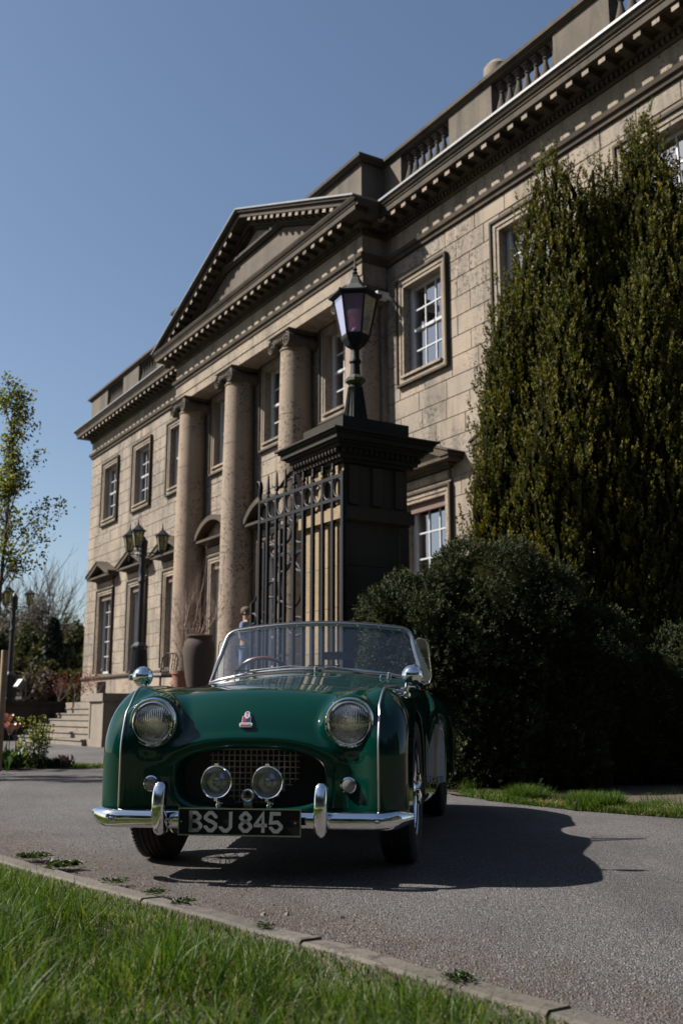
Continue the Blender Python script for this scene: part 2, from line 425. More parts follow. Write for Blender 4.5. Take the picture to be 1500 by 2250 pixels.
def make_window(c, upper, ped):
    z0, z1 = (UZ0, UZ1) if upper else ((GZ0 if c in WING else TER+.02), GZ1)
    hw = HWo; st = MB()
    bt = upper; frame_ring(st, hw, z0, z1, [(0, .07, .035), (.07, .155, .055)], bottom=bt); frame_ring(st, hw, z0, z1, [(.155, .2, .09)], bottom=bt, mi=1)  # dark outermost ring: soot together with edge shadow put into the colour
    key = (upper, c in WING)
    if ('a',)+key not in _sash: _sash[('a',)+key] = st.mesh('window_surround', [M['trim'], M['cornice']])
    win = link('window', _sash[('a',)+key], mansion, (c, 0, 0))
    # stone reveals
    if ('r',)+key not in _sash:
        mb = MB(); bar(mb, -hw-.016, -hw, z0, z1, .0, .22); bar(mb, hw, hw+.016, z0, z1, .0, .22); bar(mb, -hw, hw, z1, z1+.016, .0, .22)
        bar(mb, -hw, hw, z0-.016, z0, .0, .22)
        _sash[('r',)+key] = mb.mesh('reveal', M['trim'])
    link('reveal', _sash[('r',)+key], win)
    cols = 3; rows = 4 if upper else 5
    y0 = .19; bw = .12
    if ('s',)+key not in _sash:
        mb = MB(); bar(mb, -hw, -hw+bw, z0, z1, y0-.05, y0+.06); bar(mb, hw-bw, hw, z0, z1, y0-.05, y0+.06)
        bar(mb, -hw+bw, hw-bw, z1-.06, z1, y0-.02, y0+.06); bar(mb, -hw+bw, hw-bw, z0, z0+.09, y0-.03, y0+.06)
        gw = (2*hw-2*bw)/cols; zz0, zz1 = z0+.09, z1-.06
        for i in range(1, cols): bar(mb, -hw+bw+i*gw-.015, -hw+bw+i*gw+.015, zz0, zz1, y0-.012, y0+.02)
        for j in range(1, rows):
            zc = zz0+(zz1-zz0)*j/rows; mid = (upper and j == 2)
            for i in range(cols):
                x0_ = -hw+bw+i*gw+(.015 if i else 0); x1_ = -hw+bw+(i+1)*gw-(.015 if i < cols-1 else 0)
                bar(mb, x0_, x1_, zc-(.03 if mid else .015), zc+(.03 if mid else .015), y0-(.045 if mid else .0125), y0+.0205)
        _sash[('s',)+key] = mb.mesh('sash', M['paintwhite'])
    link('sash', _sash[('s',)+key], win)
    gw = (2*hw-2*bw)/cols; zz0, zz1 = z0+.09, z1-.06; gh = (zz1-zz0)/rows
    for i in range(cols):
        for j in range(rows):
            o = link('pane', pane_mesh(gw-.02, gh-.02), win, (-hw+bw+(i+.5)*gw, y0+.008, zz0+(j+.5)*gh))
            o.rotation_euler = (rr.uniform(-.008, .008), 0, rr.uniform(-.012, .012))
    # curtains
    mb = MB()
    xs = [-hw+.05+.02*i for i in range(14)]
    for side in (-1, 1):
        pts = [(side*x, y0+.12+.02*math.sin(i*1.9)) for i, x in enumerate([-(hw-.03)+.019*i for i in range(12)])]
        vs_ = [(x, y, z0) for x, y in pts] + [(x, y, z1) for x, y in pts]
        mb.add(vs_, [(i, i+1, 12+i+1, 12+i) for i in range(11)], 0, True)
    if upper and c in (-15.23,): mb.box(-hw+.07, hw-.07, y0+.07, y0+.08, z1-.62, z1)
    mb.build('curtain', M['curtain'], win)
    if not upper:
        mb = MB(); mb.box(-hw, hw, .05, .12, z1-.17, z1-.002); mb.build('blind', M['blind'], win)
        hb = MB()    # frieze block, bed mould and cornice
        hb.box(-hw-.2, hw+.2, -.05, 0, z1+.21, z1+.25)
        prof = [(0, 0), (-.06, .01), (-.09, .06), (-.09, .12), (-.06, .17), (0, .18)]
        n = len(prof); vs_ = [(-hw-.16, y, z1+.255+z_) for y, z_ in prof] + [(hw+.16, y, z1+.255+z_) for y, z_ in prof]
        hb.add(vs_, [tuple(range(n)), tuple(range(2*n-1, n-1, -1))] + [(i, n+i, n+(i+1) % n, (i+1) % n) for i in range(n-1)], 0, True)
        hb.build('pulvinated_frieze', M['trim'], win)
        z2 = z1+.45; hb = MB(); H2 = 1.12
        hb.box(-hw-.22, hw+.22, -.10, 0, z2, z2+.05); hb.box(-hw-.30, hw+.30, -.19, 0, z2+.05, z2+.09)
        hb.box(-H2, H2, -.33, 0, z2+.09, z2+.15)
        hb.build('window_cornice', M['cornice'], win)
        hb = MB(); zt = z2+.153; rise = .47
        if ped == 'tri':
            for s_ in (-1, 1):
                a = (s_*(H2+.03), zt); b_ = (0, zt+rise); th = .11
                pol = [(s_*(H2+.03), zt), (s_*(H2+.03), zt+.045), (0, zt+rise+.0), (0, zt+rise-th), (s_*(H2-.22), zt)]
                if s_ > 0: pol = pol[::-1]
                hb.prism(pol, -.36, 0)
                pol2 = [(s_*(H2+.055), zt+.048), (s_*(H2+.055), zt+.078), (0, zt+rise+.035), (0, zt+rise+.003)]
                if s_ > 0: pol2 = pol2[::-1]
                hb.prism(pol2, -.39, 0)
            hb.build('window_pediment', M['cornice'], win)
            tb = MB(); tb.prism([(-H2+.24, zt), (H2-.24, zt), (0, zt+rise-.12)], -.05, 0); tb.build('tympanum', M['trim'], win)
        else:
            n = 18; Rr = (H2**2+(rise+.1)**2)/(2*(rise+.1)); cz = zt+rise+.1-Rr; a0 = math.asin(H2/Rr)
            outer = [(Rr*math.sin(-a0+2*a0*i/n), cz+Rr*math.cos(-a0+2*a0*i/n)) for i in range(n+1)]
            inner = [((Rr-.13)*math.sin(-a0+2*a0*i/n), max(zt, cz+(Rr-.13)*math.cos(-a0+2*a0*i/n))) for i in range(n+1)]
            for i in range(n):
                hb.prism([outer[i], outer[i+1], inner[i+1], inner[i]], -.36, 0)
            hb.build('window_pediment', M['cornice'], win)
            tb = MB(); tb.prism(inner[::-1], -.05, 0); tb.build('tympanum', M['trim'], win)
    else:
        mb = MB(); bar(mb, -hw-.02, hw+.02, z0-.05, z0, -.10, 0); mb.build('sill', M['trim'], win)
    return win
for c in UPW:
    make_window(c, True, None)
    make_window(c, False, 'tri' if c in WING else 'seg')

# ---- mouldings, each swept round wings and portico
sweep('string_course', [(S0, -6), (S0, 0), (PL-.0, 0)], [(.0, 1.80), (.08, 1.80), (.10, 1.83), (.10, 1.86), (.03, 1.90), (0, 1.90)], M['cornice'], mansion)
sweep('string_course', [(PR, 0), (S1, 0)], [(.0, 1.80), (.08, 1.80), (.10, 1.83), (.10, 1.86), (.03, 1.90), (0, 1.90)], M['cornice'], mansion)
WP = [(S0, -6), (S0, 0), (PL+.0, 0)]; WR = [(PR, 0), (S1, 0)]; PP = [(PL, 0), (PL, PT_), (PR, PT_), (PR, 0)]
mb = MB(); mb.box(S0+.0, PL, -.02, .0, -.2, 1.8); mb.build('plinth', M['ashlar'], mansion); mb = MB(); mb.box(PR, S1, -.02, 0, -.2, 1.8); mb.build('plinth', M['ashlar'], mansion)
full = PATH
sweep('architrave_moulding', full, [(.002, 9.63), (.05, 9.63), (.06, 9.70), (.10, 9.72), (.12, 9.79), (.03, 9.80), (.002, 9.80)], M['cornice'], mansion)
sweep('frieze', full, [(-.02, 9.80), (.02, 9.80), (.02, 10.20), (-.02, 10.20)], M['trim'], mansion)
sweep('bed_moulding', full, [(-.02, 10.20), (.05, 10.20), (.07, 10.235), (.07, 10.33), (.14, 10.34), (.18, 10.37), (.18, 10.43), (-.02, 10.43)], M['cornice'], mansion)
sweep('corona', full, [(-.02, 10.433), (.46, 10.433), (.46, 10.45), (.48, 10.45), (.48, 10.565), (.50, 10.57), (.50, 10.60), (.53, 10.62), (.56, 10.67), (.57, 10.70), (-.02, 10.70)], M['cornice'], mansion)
sweep('lead_flashing', [(S0, -6), (S0, 0), (PL, 0)], [(.0, 10.703), (.585, 10.69), (.585, 10.735), (.0, 10.78)], M['lead'], mansion)
sweep('lead_flashing', [(PR, .0), (S1, 0)], [(.0, 10.703), (.585, 10.69), (.585, 10.735), (.0, 10.78)], M['lead'], mansion)
# dentils: nobody counts them from here, one joined strip; modillions one by one
dm = MB(); mods = []
op = offset_path(full, .0)
for i in range(len(full)-1):
    a = Vector((full[i][0], full[i][1], 0)); b = Vector((full[i+1][0], full[i+1][1], 0)); d = (b-a); L = d.length; d.normalize(); nrm = Vector((-d.y, d.x, 0))
    if i == 0: a = b - d*3.0; L = 3.0
    n = int(L/.10)
    for k in range(n):
        c = a + d*((k+.5)*L/n); q = .03
        p = [c+nrm*.07-d*q, c+nrm*.07+d*q, c+nrm*.125+d*q, c+nrm*.125-d*q]
        dm.add([(v.x, -v.y, 10.245) for v in p]+[(v.x, -v.y, 10.325) for v in p], [(0,3,2,1),(4,5,6,7),(0,1,5,4),(1,2,6,5),(2,3,7,6),(3,0,4,7)])
    n = max(1, round(L/.353))
    for k in range(n if L > 1 else 1): mods.append((a + d*((k+.5)*L/n), math.atan2(-d.y, d.x), nrm))
dm.build('dentil_band', M['cornice'], mansion, kind='stuff')
mm = MB(); mm.prism([(-.075, 0), (.075, 0), (.075, .11), (-.075, .11)], -.42, -.17)
mm2 = MB(); # carved S-bracket profile in y,z
pr = [(-.17, .0), (-.17, .105), (-.43, .105), (-.43, .055), (-.41, .025), (-.37, .01), (-.32, .02), (-.27, .0)]
vs_ = [(-.07, y, z_) for y, z_ in pr]+[(.07, y, z_) for y, z_ in pr]; n = len(pr)
mm2.add(vs_, [tuple(range(n)), tuple(range(2*n-1, n-1, -1))]+[(i, n+i, n+(i+1) % n, (i+1) % n) for i in range(n)])
mm2.box(-.085, .085, -.445, -.17, .085, .105)
mm2.box(-.068, .068, -.447, -.4455, .012, .082, 1)  # pale front plate: the lit face is put into the colour
modme = mm2.mesh('modillion', [M['cornice'], M['trim']])
mods.sort(key=lambda q: -q[0].x)
for c, a, nrm in mods[:230]:
    link('modillion', modme, mansion, (c.x, -c.y, 10.327), (0, 0, a))

# ---- portico: deep architrave block, soffit, columns
AZ = 9.14
mb = MB(); mb.box(PL, PR, -PT_, -.03, AZ+.0, 9.63); mb.build('portico_architrave', M['trim'], mansion)
mb = MB(); mb.box(PL-.0, PR+.0, -PT_-.02, -PT_, AZ+.22, 9.63); mb.box(PL+.3, PR-.3, -PT_+.42, -.2, AZ-.012, AZ); mb.build('fascia', M['trim'], mansion)
mb = MB(); mb.box(PL, PR, -PT_, 0, 9.63, 10.9); mb.build('portico_core', M['trim'], mansion)
M['capital'] = stone_mat('weathered_capital_stone', (.12,.10,.08), (.05,.045,.04), .6, .3, sootcol=(.012,.011,.010), seed=9.0, bumpk=.8)
def spiral(mb, cx, cz, y, s_, r0=.17):
    pts = []
    for i in range(44):
        a = i*.32; r_ = r0*(1-i/50); pts.append((cx+s_*r_*math.sin(a), y-.012, cz+r_*math.cos(a)))
    mb.tube(pts, [.024*(1-i/70) for i in range(44)], 5)
colx = [-25.65, -22.7, -19.75, -16.9]
capm = MB()
capm.box(-.45, .45, -.44, .36, .285, .335); capm.box(-.49, .49, -.48, .36, .3352, .36)
for s_ in (-1, 1):
    capm.lathe([(.03, -.43), (.165, -.43), (.18, -.40), (.15, -.2), (.125, 0), (.15, .2), (.17, .33), (.05, .34)], 18, (s_*.35, 0, .115), 'y')
    spiral(capm, s_*.35, .115, -.44, s_); capm.sphere((s_*.35, -.44, .115), .035, 8, 6)
capm.box(-.36, .36, -.41, .3, .17, .284)
capm.lathe([(.34, .10), (.40, .14), (.42, .18), (.40, .22)], 28)
for i in range(18):
    a = 2*PI*i/18; capm.sphere((.40*math.cos(a), .40*math.sin(a), .165), .05, 6, 5, sc=(1, 1, 1.2))
capm.tube([(-.30, -.43, .245), (-.15, -.44, .215), (0, -.445, .205), (.15, -.44, .215), (.30, -.43, .245)], .025, 6)
for k in range(5): capm.sphere((-.2+.1*k, -.43, .165), .042, 6, 5)
capme = capm.mesh('capital', M['capital'])
shaft = MB(); prof = [(.50, TER), (.50, 1.06), (.455, 1.10), (.47, 1.16), (.44, 1.22)]
base_prof = prof
ZN = 8.79
zs = [1.22+(ZN-1.22)*i/24 for i in range(25)]
def rad(z_): q = (z_-1.22)/(ZN-1.22); return .425-.065*max(0, q-.15)**1.35/.8
pr = []
for z_ in zs: pr.append((rad(z_), z_))
pr2 = []
for i, (r_, z_) in enumerate(pr):
    pr2.append((r_, z_))
    if i in (6, 13, 19):    # drum joints
        pr2 += [(r_, z_+.02), (r_-.008, z_+.022), (r_-.008, z_+.03), (rad(z_+.03), z_+.032)]
shaft.lathe(pr2, 48, cap=False); shaft.lathe([(.36, ZN-.03), (.385, ZN-.02), (.385, ZN+.0), (.36, ZN+.01), (.345, ZN+.1)], 40, cap=False)
shme = shaft.mesh('column', M['column'])
bm_ = MB(); bm_.box(-.56, .56, -.56, .33, TER, TER+.12); bm_.lathe([(.50, TER+.12), (.55, TER+.15), (.55, TER+.20), (.50, TER+.23), (.46, TER+.25), (.46, TER+.28), (.49, TER+.30), (.46, TER+.34)], 40)
bsme = bm_.mesh('base', M['column'])
for cx_ in colx:
    co = link('column', shme, mansion, (cx_, -.30, 0))
    link('capital', capme, co, (0, 0, ZN)); link('base', bsme, co, (0, 0, 0))
# pilaster strips closing the portico ends
mb = MB()
for x0, x1 in ((PL, PL+.25), (PR-.25, PR)): mb.box(x0, x1, -.10, 0, TER, AZ)
mb.build('pilaster', M['trim'], mansion)

# ---- pediment
AX = (PL+PR)/2; APZ = 12.78; LW = (PR-PL)/2+.57
pd = MB(); zb = 10.70
def rake(mb, y0, y1, dz0, dz1, x_out=LW, mi=0):
    for s_ in (-1, 1):
        pol = [(AX+s_*x_out, zb+dz0), (AX+s_*x_out, zb+dz1), (AX, APZ+dz1), (AX, APZ+dz0)]
        if s_ > 0: pol = pol[::-1]
        mb.prism(pol, y0, y1, mi)
SL = (APZ-zb)/LW
r1 = MB(); rake(r1, -PT_-.48, -PT_+.0, -.19+.0, -.075); rake(r1, -PT_-.55, -PT_, -.075, -.02); rake(r1, -PT_-.20, -PT_, -.33, -.19)
rk = r1.build('raking_cornice', M['cornice'], mansion)
r2 = MB(); rake(r2, -PT_-.60, 2.2, -.018, .018); r2.build('lead_flashing', M['lead'], mansion)
tb = MB(); tb.prism([(AX-LW+.95, zb+.0), (AX+LW-.95, zb+.0), (AX, APZ-.31)], -PT_+.0, -.0); tb.build('tympanum', M['ashlar'], mansion)
# gable roof running back
gr = MB(); gr.add([(AX-LW, -PT_-.4, zb+.02), (AX, -PT_-.4, APZ-.02), (AX, 4, APZ-.02), (AX-LW, 4, zb+.02), (AX+LW, -PT_-.4, zb+.02), (AX+LW, 4, zb+.02)], [(0,1,2,3), (1,4,5,2)])
gr.build('gable_roof', M['lead'], mansion)
nk = 15
for s_ in (-1, 1):
    for k in range(nk):
        x = LW-.75-(LW-.95)*k/nk
        link('modillion', modme, mansion, (AX+s_*x, -PT_-.02, APZ-SL*x-.30), (0, s_*math.atan(SL), 0))
dm = MB()
for s_ in (-1, 1):
    for k in range(48):
        x = .15+(LW-1.2)*k/48; z_ = APZ-SL*x-.40
        dm.box(AX+s_*x-.03, AX+s_*x+.03, -PT_-.13, -PT_-.06, z_, z_+.075)
    pol = [(AX+s_*(LW-.8), APZ-SL*(LW-.8)-.42), (AX+s_*(LW-.8), APZ-SL*(LW-.8)-.32), (AX, APZ-.32), (AX, APZ-.42)]
    if s_ > 0: pol = pol[::-1]
    dm.prism(pol, -PT_-.06, -PT_)
dm.build('dentil_band', M['cornice'], mansion, kind='stuff')

# ---- parapet with balusters
def pieces(x0, x1, segs):
    out = []; x = x0
    for a, b in segs: out.append((x, a)); x = b
    out.append((x, x1)); return out
PB, PTp = 10.74, 11.95
M['sootbal'] = stone_mat('sooted_baluster_stone', (.075,.062,.052), (.04,.035,.03), .7, .3, sootcol=(.015,.014,.013), seed=19.0)
balm = MB(); balm.lathe([(.075,0),(.075,.05),(.04,.07),(.06,.12),(.095,.22),(.10,.30),(.075,.40),(.045,.52),(.035,.60),(.055,.63),(.035,.66),(.06,.70),(.075,.72),(.075,.76)], 12)
balm.box(-.085, .085, -.085, .085, -.05, .0); balm.box(-.085, .085, -.085, .085, .76, .80)
balme = balm.mesh('baluster', M['sootbal'])
segsL = [(c-.72, c+.88) for c in (-33.0, -29.95)]; segsR = [(c-.8, c+.8) for c in (-14.95, -12.1, -9.25)]
for (x0, x1, segs) in ((S0, PL-.0, segsL), (PR+.0, S1, segsR)):
    for a, b in pieces(x0, x1, segs):
        mb = MB(); mb.box(a, b, -.12, .2, PB, 11.78); mb.build('parapet_panel', M['parapet'], mansion)
    for a, b in segs:
        mb = MB(); mb.box(a, b, -.10, .18, PB, PB+.16); mb.build('baluster_plinth', M['parapet'], mansion)
        for k in range(7): link('baluster', balme, mansion, (a+(b-a)*(k+.5)/7, .03, PB+.21))
sweep('parapet_coping', [(S0, -6), (S0, 0), (PL, 0)], [(-.28, 11.78), (.14, 11.78), (.15, 11.81), (.22, 11.84), (.22, 11.91), (.15, 11.95), (-.28, 11.95)], M['cornice'], mansion)
sweep('parapet_coping', [(PR, 0), (S1, 0)], [(-.28, 11.78), (.14, 11.78), (.15, 11.81), (.22, 11.84), (.22, 11.91), (.15, 11.95), (-.28, 11.95)], M['cornice'], mansion)
mb = MB(); mb.box(PL-.06, PR+.06, -PT_-.06, .6, PB, 11.78); mb.build('parapet_panel', M['parapet'], mansion, label='large attic block behind the pediment')
sweep('parapet_coping', PP, [(-.1, 11.783), (.14, 11.783), (.15, 11.81), (.20, 11.84), (.20, 11.91), (.15, 11.953), (-.1, 11.953)], M['sooty'], mansion)
# roof chimney seen above the parapet
mb = MB(); mb.box(-16.8, -16.05, 2.7, 3.5, 10.7, 14.9); mb.lathe([(.30, 14.9), (.34, 15.0), (.33, 15.25), (.2, 15.4)], 16, (-16.42, 3.1, 0)); mb.build('chimney', M['trim'], mansion)

# dark iron grille in the basement wall below the first window
g = MB(); g.box(-33.7, -32.9, -.035, -.02, 1.15, 1.7)
for k in range(7): g.box(-33.68+k*.125, -33.65+k*.125, -.06, -.036, 1.15, 1.7)
g.build('basement_grille', M['iron'], mansion)
# small white security camera high in the corner beside the portico
g = MB(); g.box(-16.2, -16.1, -.04, 0, 8.72, 8.86); g.tube([(-16.15, -.04, 8.79), (-16.05, -.3, 8.80)], .03, 6); g.box(-16.12, -15.98, -.55, -.28, 8.73, 8.86)
g.build('security_camera', M['paintwhite'], mansion)
# ---------------------------------------------------------------- ground, drive, kerb
def asphalt():
    m = NT('worn_asphalt'); p = m.pos()
    v = m.n('ShaderNodeTexVoronoi'); v.inputs['Scale'].default_value = 185; m.l(p, v.inputs['Vector'])
    v2 = m.n('ShaderNodeTexVoronoi'); v2.inputs['Scale'].default_value = 105; m.l(p, v2.inputs['Vector'])
    chip = m.n('ShaderNodeSeparateColor'); m.l(v.outputs['Color'], chip.inputs[0])
    chip2 = m.n('ShaderNodeSeparateColor'); m.l(v2.outputs['Color'], chip2.inputs[0])
    c = m.ramp(chip.outputs[0], [(0, (.035,.032,.034)), (.3, (.098,.095,.098)), (.7, (.142,.138,.142)), (.93, (.18,.172,.172)), (1, (.26,.25,.245))])
    c2 = m.ramp(chip2.outputs[1], [(0, (.60,.58,.58)), (.8, (.95,.93,.92)), (1, (1.35,1.3,1.25))])
    c = m.mix(.7, c, c2, 'MULTIPLY')
    big = m.ramp(m.noise(p, .7, 5, .6), [(.3, .68), (.7, 1.15)])
    c = m.mix(.9, c, big, 'MULTIPLY')
    pit = m.ramp(m.noise(p, 85, 3, .8), [(.38, .2), (.47, 1.0)])
    c = m.mix(.8, c, pit, 'MULTIPLY')
    trk = m.ramp(m.noise(m.scale(p, (1.0, .18, 1.0)), 1.3, 4, .6), [(.35, .68), (.6, 1.05)])
    c = m.mix(.8, c, trk, 'MULTIPLY')
    # brown moss and dirt along the left edge
    sx = m.n('ShaderNodeSeparateXYZ'); m.l(p, sx.inputs[0])
    e = m.math('ADD', m.math('MULTIPLY', sx.outputs[0], .82), m.math('MULTIPLY', sx.outputs[1], .57))   # distance across from kerb
    d = m.math('SUBTRACT', e, 1.68)
    msk = m.math('ADD', m.math('MULTIPLY', d, -1.0), m.math('MULTIPLY', m.noise(p, 6, 5, .7), 1.9))
    msk = m.ramp(m.math('ADD', msk, -.08), [(.35, 0.0), (.70, .65)])
    spots = m.ramp(m.noise(p, 38, 4, .7), [(.44, 0.0), (.54, 1.0)])
    c = m.mix(m.math('MULTIPLY', msk, spots), c, (.060,.034,.020))
    h = m.math('SUBTRACT', 1.0, v.outputs['Distance'])
    b1 = m.bump(v.outputs['Distance'], 1.0, -.010)
    b2 = m.bump(m.noise(p, 40, 4, .6), .35, .01, b1)
    return m.done(m.bsdf(c, .82, spec=.35, nrm=b2))
M['asphalt'] = asphalt()
M['soil'] = simple('soil', (.03,.022,.015), .95, col2=(.055,.04,.027), nscale=24, bumpk=.8)
M['lawn'] = simple('lawn_ground', (.028,.04,.012), .95, col2=(.05,.055,.02), nscale=14, bumpk=.6)
M['concrete'] = stone_mat('kerb_concrete', (.125,.118,.108), (.075,.072,.064), .7, .9, seed=21.0, bumpk=.7)
M['gravelstone'] = simple('loose_chip', (.14,.13,.12), .8, col2=(.06,.057,.055), nscale=9)

def sheet(name, pts, z, mat, **k):
    mb = MB(); mb.add([(x, y, z) for x, y in pts], [tuple(range(len(pts)))]); return mb.build(name, mat, None, kind='structure', **k)
sheet('ground', [(-700,-700),(700,-700),(700,700),(-700,700)], -.03, M['lawn'])
# drive: irregular edge on the right by the hedge
KP = [(-9, 12.2), (-4.6, 8.2), (-3.2, 6.85), (-2.2, 5.72), (-1.6, 5.05), (-1.23, 4.56), (-.75, 4.0), (-.21, 3.38), (.18, 2.88), (.51, 2.47), (.9, 1.95), (1.5, 1.1), (2.3, -.1), (3.4, -1.6)]
dr = random.Random(5)
right = []
RP = [(5.5, 3.6), (3.4, 5.6), (2.5, 6.45), (2.16, 6.82), (1.69, 7.27), (1.22, 7.98), (.89, 8.85), (.55, 9.6), (.2, 10.1)]
for i in range(len(RP)-1):
    for k in range(8):
        f = k/8; x = RP[i][0]*(1-f)+RP[i+1][0]*f; y = RP[i][1]*(1-f)+RP[i+1][1]*f; right.append((x+dr.uniform(-.03,.03), y+dr.uniform(-.03,.03)))
drive_pts = KP[::-1] + [(-30, 30)] + [(-30, 60), (20, 60), (6, 16), (.2, 10.4)] + right[::-1] + [(9, -1)]
sheet('drive', drive_pts, 0.0, M['asphalt'])
# planting bed island on the left with soil, edged by tarmac both sides
bedp = [(-9, 12.35), (-5, 12.6), (-4.1, 12.75), (-3.55, 12.8), (-3.05, 13.0), (-2.2, 13.6), (-1.9, 13.9), (-2.4, 14.25), (-3.4, 14.4), (-5, 14.3), (-9, 14.2)]
sheet('flower_bed_soil', bedp, .006, M['soil'])
sheet('verge_soil', [(RP[i][0]+.02, RP[i][1]+.0) for i in range(len(RP))]+[(3, 14), (9, 12), (9, 4)], .005, M['soil'])

# kerb stones, one by one, set along the lawn edge
kerb = empty('kerb', (0, 3.5, 0), label='low concrete edging kerb between the lawn and the tarmac', cat='kerb')
def along(P, step):
    out = []; carry = 0.0
    for i in range(len(P)-1):
        a, b = Vector((*P[i], 0)), Vector((*P[i+1], 0)); L = (b-a).length; t = carry
        while t < L: out.append(a+(b-a)*(t/L)); t += step
        carry = t-L
    return out
kp = along(KP, .91)
for i in range(len(kp)-1):
    a, b = kp[i], kp[i+1]; d = (b-a).normalized(); n = Vector((d.y, -d.x, 0)); L = (b-a).length-.012
    if n.x > 0: n = -n                      # towards the lawn
    mb = MB(); wv = .088
    N = 7; vs_ = []
    for k in range(N+1):
        c = d*(L*k/N); j = dr.uniform(-.004, .004); tz = .014+dr.uniform(-.003, .003)
        for off, zz in ((.0+j, -.05), (.0+j, tz-.008), (.008+j, tz), (wv-.008, tz+.002), (wv, tz-.006), (wv, -.05)):
            q = c+n*off; vs_.append((q.x, q.y, zz))
    fs = []
    for k in range(N):
        for m_ in range(5): fs.append((k*6+m_, k*6+m_+1, (k+1)*6+m_+1, (k+1)*6+m_))
    fs.append(tuple(range(6))); fs.append(tuple(N*6+m_ for m_ in range(6)))
    mb.add(vs_, fs); o = mb.build('kerb_stone', M['concrete'], kerb); o.location = (a.x, a.y-3.5, 0)
# loose chips and pebbles on the tarmac
mb = MB()
def rock(mb, x, y, s, z=0):
    a = dr.uniform(0, 6.28); pts = []
    for k in range(6):
        th = a+k*PI/3; r_ = s*dr.uniform(.7, 1.1); pts.append((x+r_*math.cos(th), y+r_*math.sin(th), z-.001))
    for k in range(5):
        th = a+.4+k*PI*.4; r_ = s*dr.uniform(.35, .65); pts.append((x+r_*math.cos(th), y+r_*math.sin(th), z+s*dr.uniform(.5, .9)))
    fs = [tuple(range(6, 11))]
    for k in range(6):
        j = (k+1) % 6; q = 6+min(4, int(k*5/6)); q2 = 6+(int((k+1)*5/6) % 5)
        fs.append((k, j, q2) if q == q2 else (k, j, q2, q))
    mb.add(pts, fs)
for k in range(5200):
    t = dr.random()**.7; i = dr.randrange(2, len(KP)-3); f = dr.random()
    x = KP[i][0]*(1-f)+KP[i+1][0]*f; y = KP[i][1]*(1-f)+KP[i+1][1]*f
    off = abs(dr.gauss(0, .38))+.03
    rock(mb, x+.82*off, y+.57*off, dr.choice([.002,.0025,.003,.004,.005]))
for x, y, s_ in [(578,2012,.012),(632,2012,.014),(750,2020,.011),(600,1990,.008),(940,1965,.006),(1070,1975,.008),(1190,1960,.006),(870,2020,.006)]:
    g = gnd(x, y); rock(mb, g.x, g.y, s_)
mb.build('loose_chippings', M['gravelstone'], None, kind='stuff', label='loose chippings scattered on the tarmac along the kerb', cat='chippings')

# brown litter washed up along the kerb and round the bed
g = np.random.default_rng(3); n = 3200; ii = g.integers(1, 8, n); f = g.random(n); A = np.array(KP); o_ = np.abs(g.normal(0, .16, n))+.02
x = A[ii, 0]*(1-f)+A[ii+1, 0]*f+.82*o_; y = A[ii, 1]*(1-f)+A[ii+1, 1]*f+.57*o_
kk = (np.sin(x*7.3+1)+np.sin(y*5.1+2)) > -.3; x, y = x[kk], y[kk]; n = len(x); a = g.uniform(0, 6.28, n); L = g.uniform(.004, .014, n); wq = L*g.uniform(.2, .6, n); zq = g.uniform(.001, .006, n)
V = np.zeros((n, 4, 3)); ca, sa = np.cos(a), np.sin(a)
for k, (u_, v_) in enumerate(((-1, 0), (0, -1), (1, 0), (0, 1))):
    V[:, k, 0] = x+u_*L*.5*ca-v_*wq*.5*sa; V[:, k, 1] = y+u_*L*.5*sa+v_*wq*.5*ca; V[:, k, 2] = zq+g.uniform(0, .003, n)
M['litter'] = leaf_mat('brown_litter', (.035,.018,.010), (.09,.045,.022), (.17,.10,.055), .1, 8, .9)
link('leaf_litter', np_mesh('leaf_litter', V.reshape(-1, 3), (np.arange(n)*4)[:, None]+np.arange(4)[None], M['litter'], np.repeat(g.random(n), 4)), None, kind='stuff', label='brown leaf litter washed up along the kerb', cat='litter')
# ---------------------------------------------------------------- grass
def blades(n, posf, hf, wdt, lean, seg=3, seed=1, bias=(0, 0)):
    g = np.random.default_rng(seed); P = posf(n, g); n = len(P); h = hf(P, g)
    a = g.uniform(0, 2*np.pi, n); ln = np.abs(g.normal(0, lean, n)) + .15*lean
    dx = np.cos(a)*ln + bias[0]; dy = np.sin(a)*ln + bias[1]
    wa = g.uniform(0, np.pi, n); wx = np.cos(wa); wy = np.sin(wa); ww = wdt*g.uniform(.6, 1.3, n)
    V = np.zeros((n, seg*2+1, 3)); tint = np.zeros((n, seg*2+1))
    tb = g.uniform(0, 1, n)
    for k in range(seg+1):
        t = k/seg; c = P.copy(); c[:, 0] += dx*h*t**1.7; c[:, 1] += dy*h*t**1.7; c[:, 2] += h*t*(1-.18*t*np.minimum(ln, 1.5))
        if k < seg:
            s = ww*(1-.55*t)/2
            V[:, 2*k, 0] = c[:, 0]-wx*s; V[:, 2*k, 1] = c[:, 1]-wy*s; V[:, 2*k, 2] = c[:, 2]
            V[:, 2*k+1, 0] = c[:, 0]+wx*s; V[:, 2*k+1, 1] = c[:, 1]+wy*s; V[:, 2*k+1, 2] = c[:, 2]
        else: V[:, 2*seg] = c
    tint[:] = tb[:, None]
    base = (np.arange(n)*(2*seg+1))[:, None]
    tri = []
    for k in range(seg-1):
        tri += [[2*k, 2*k+1, 2*k+3], [2*k, 2*k+3, 2*k+2]]
    tri.append([2*seg-2, 2*seg-1, 2*seg])
    Fq = (base[:, None, :] + np.array(tri)[None]).reshape(-1, 3)
    return V.reshape(-1, 3), Fq, tint.ravel()
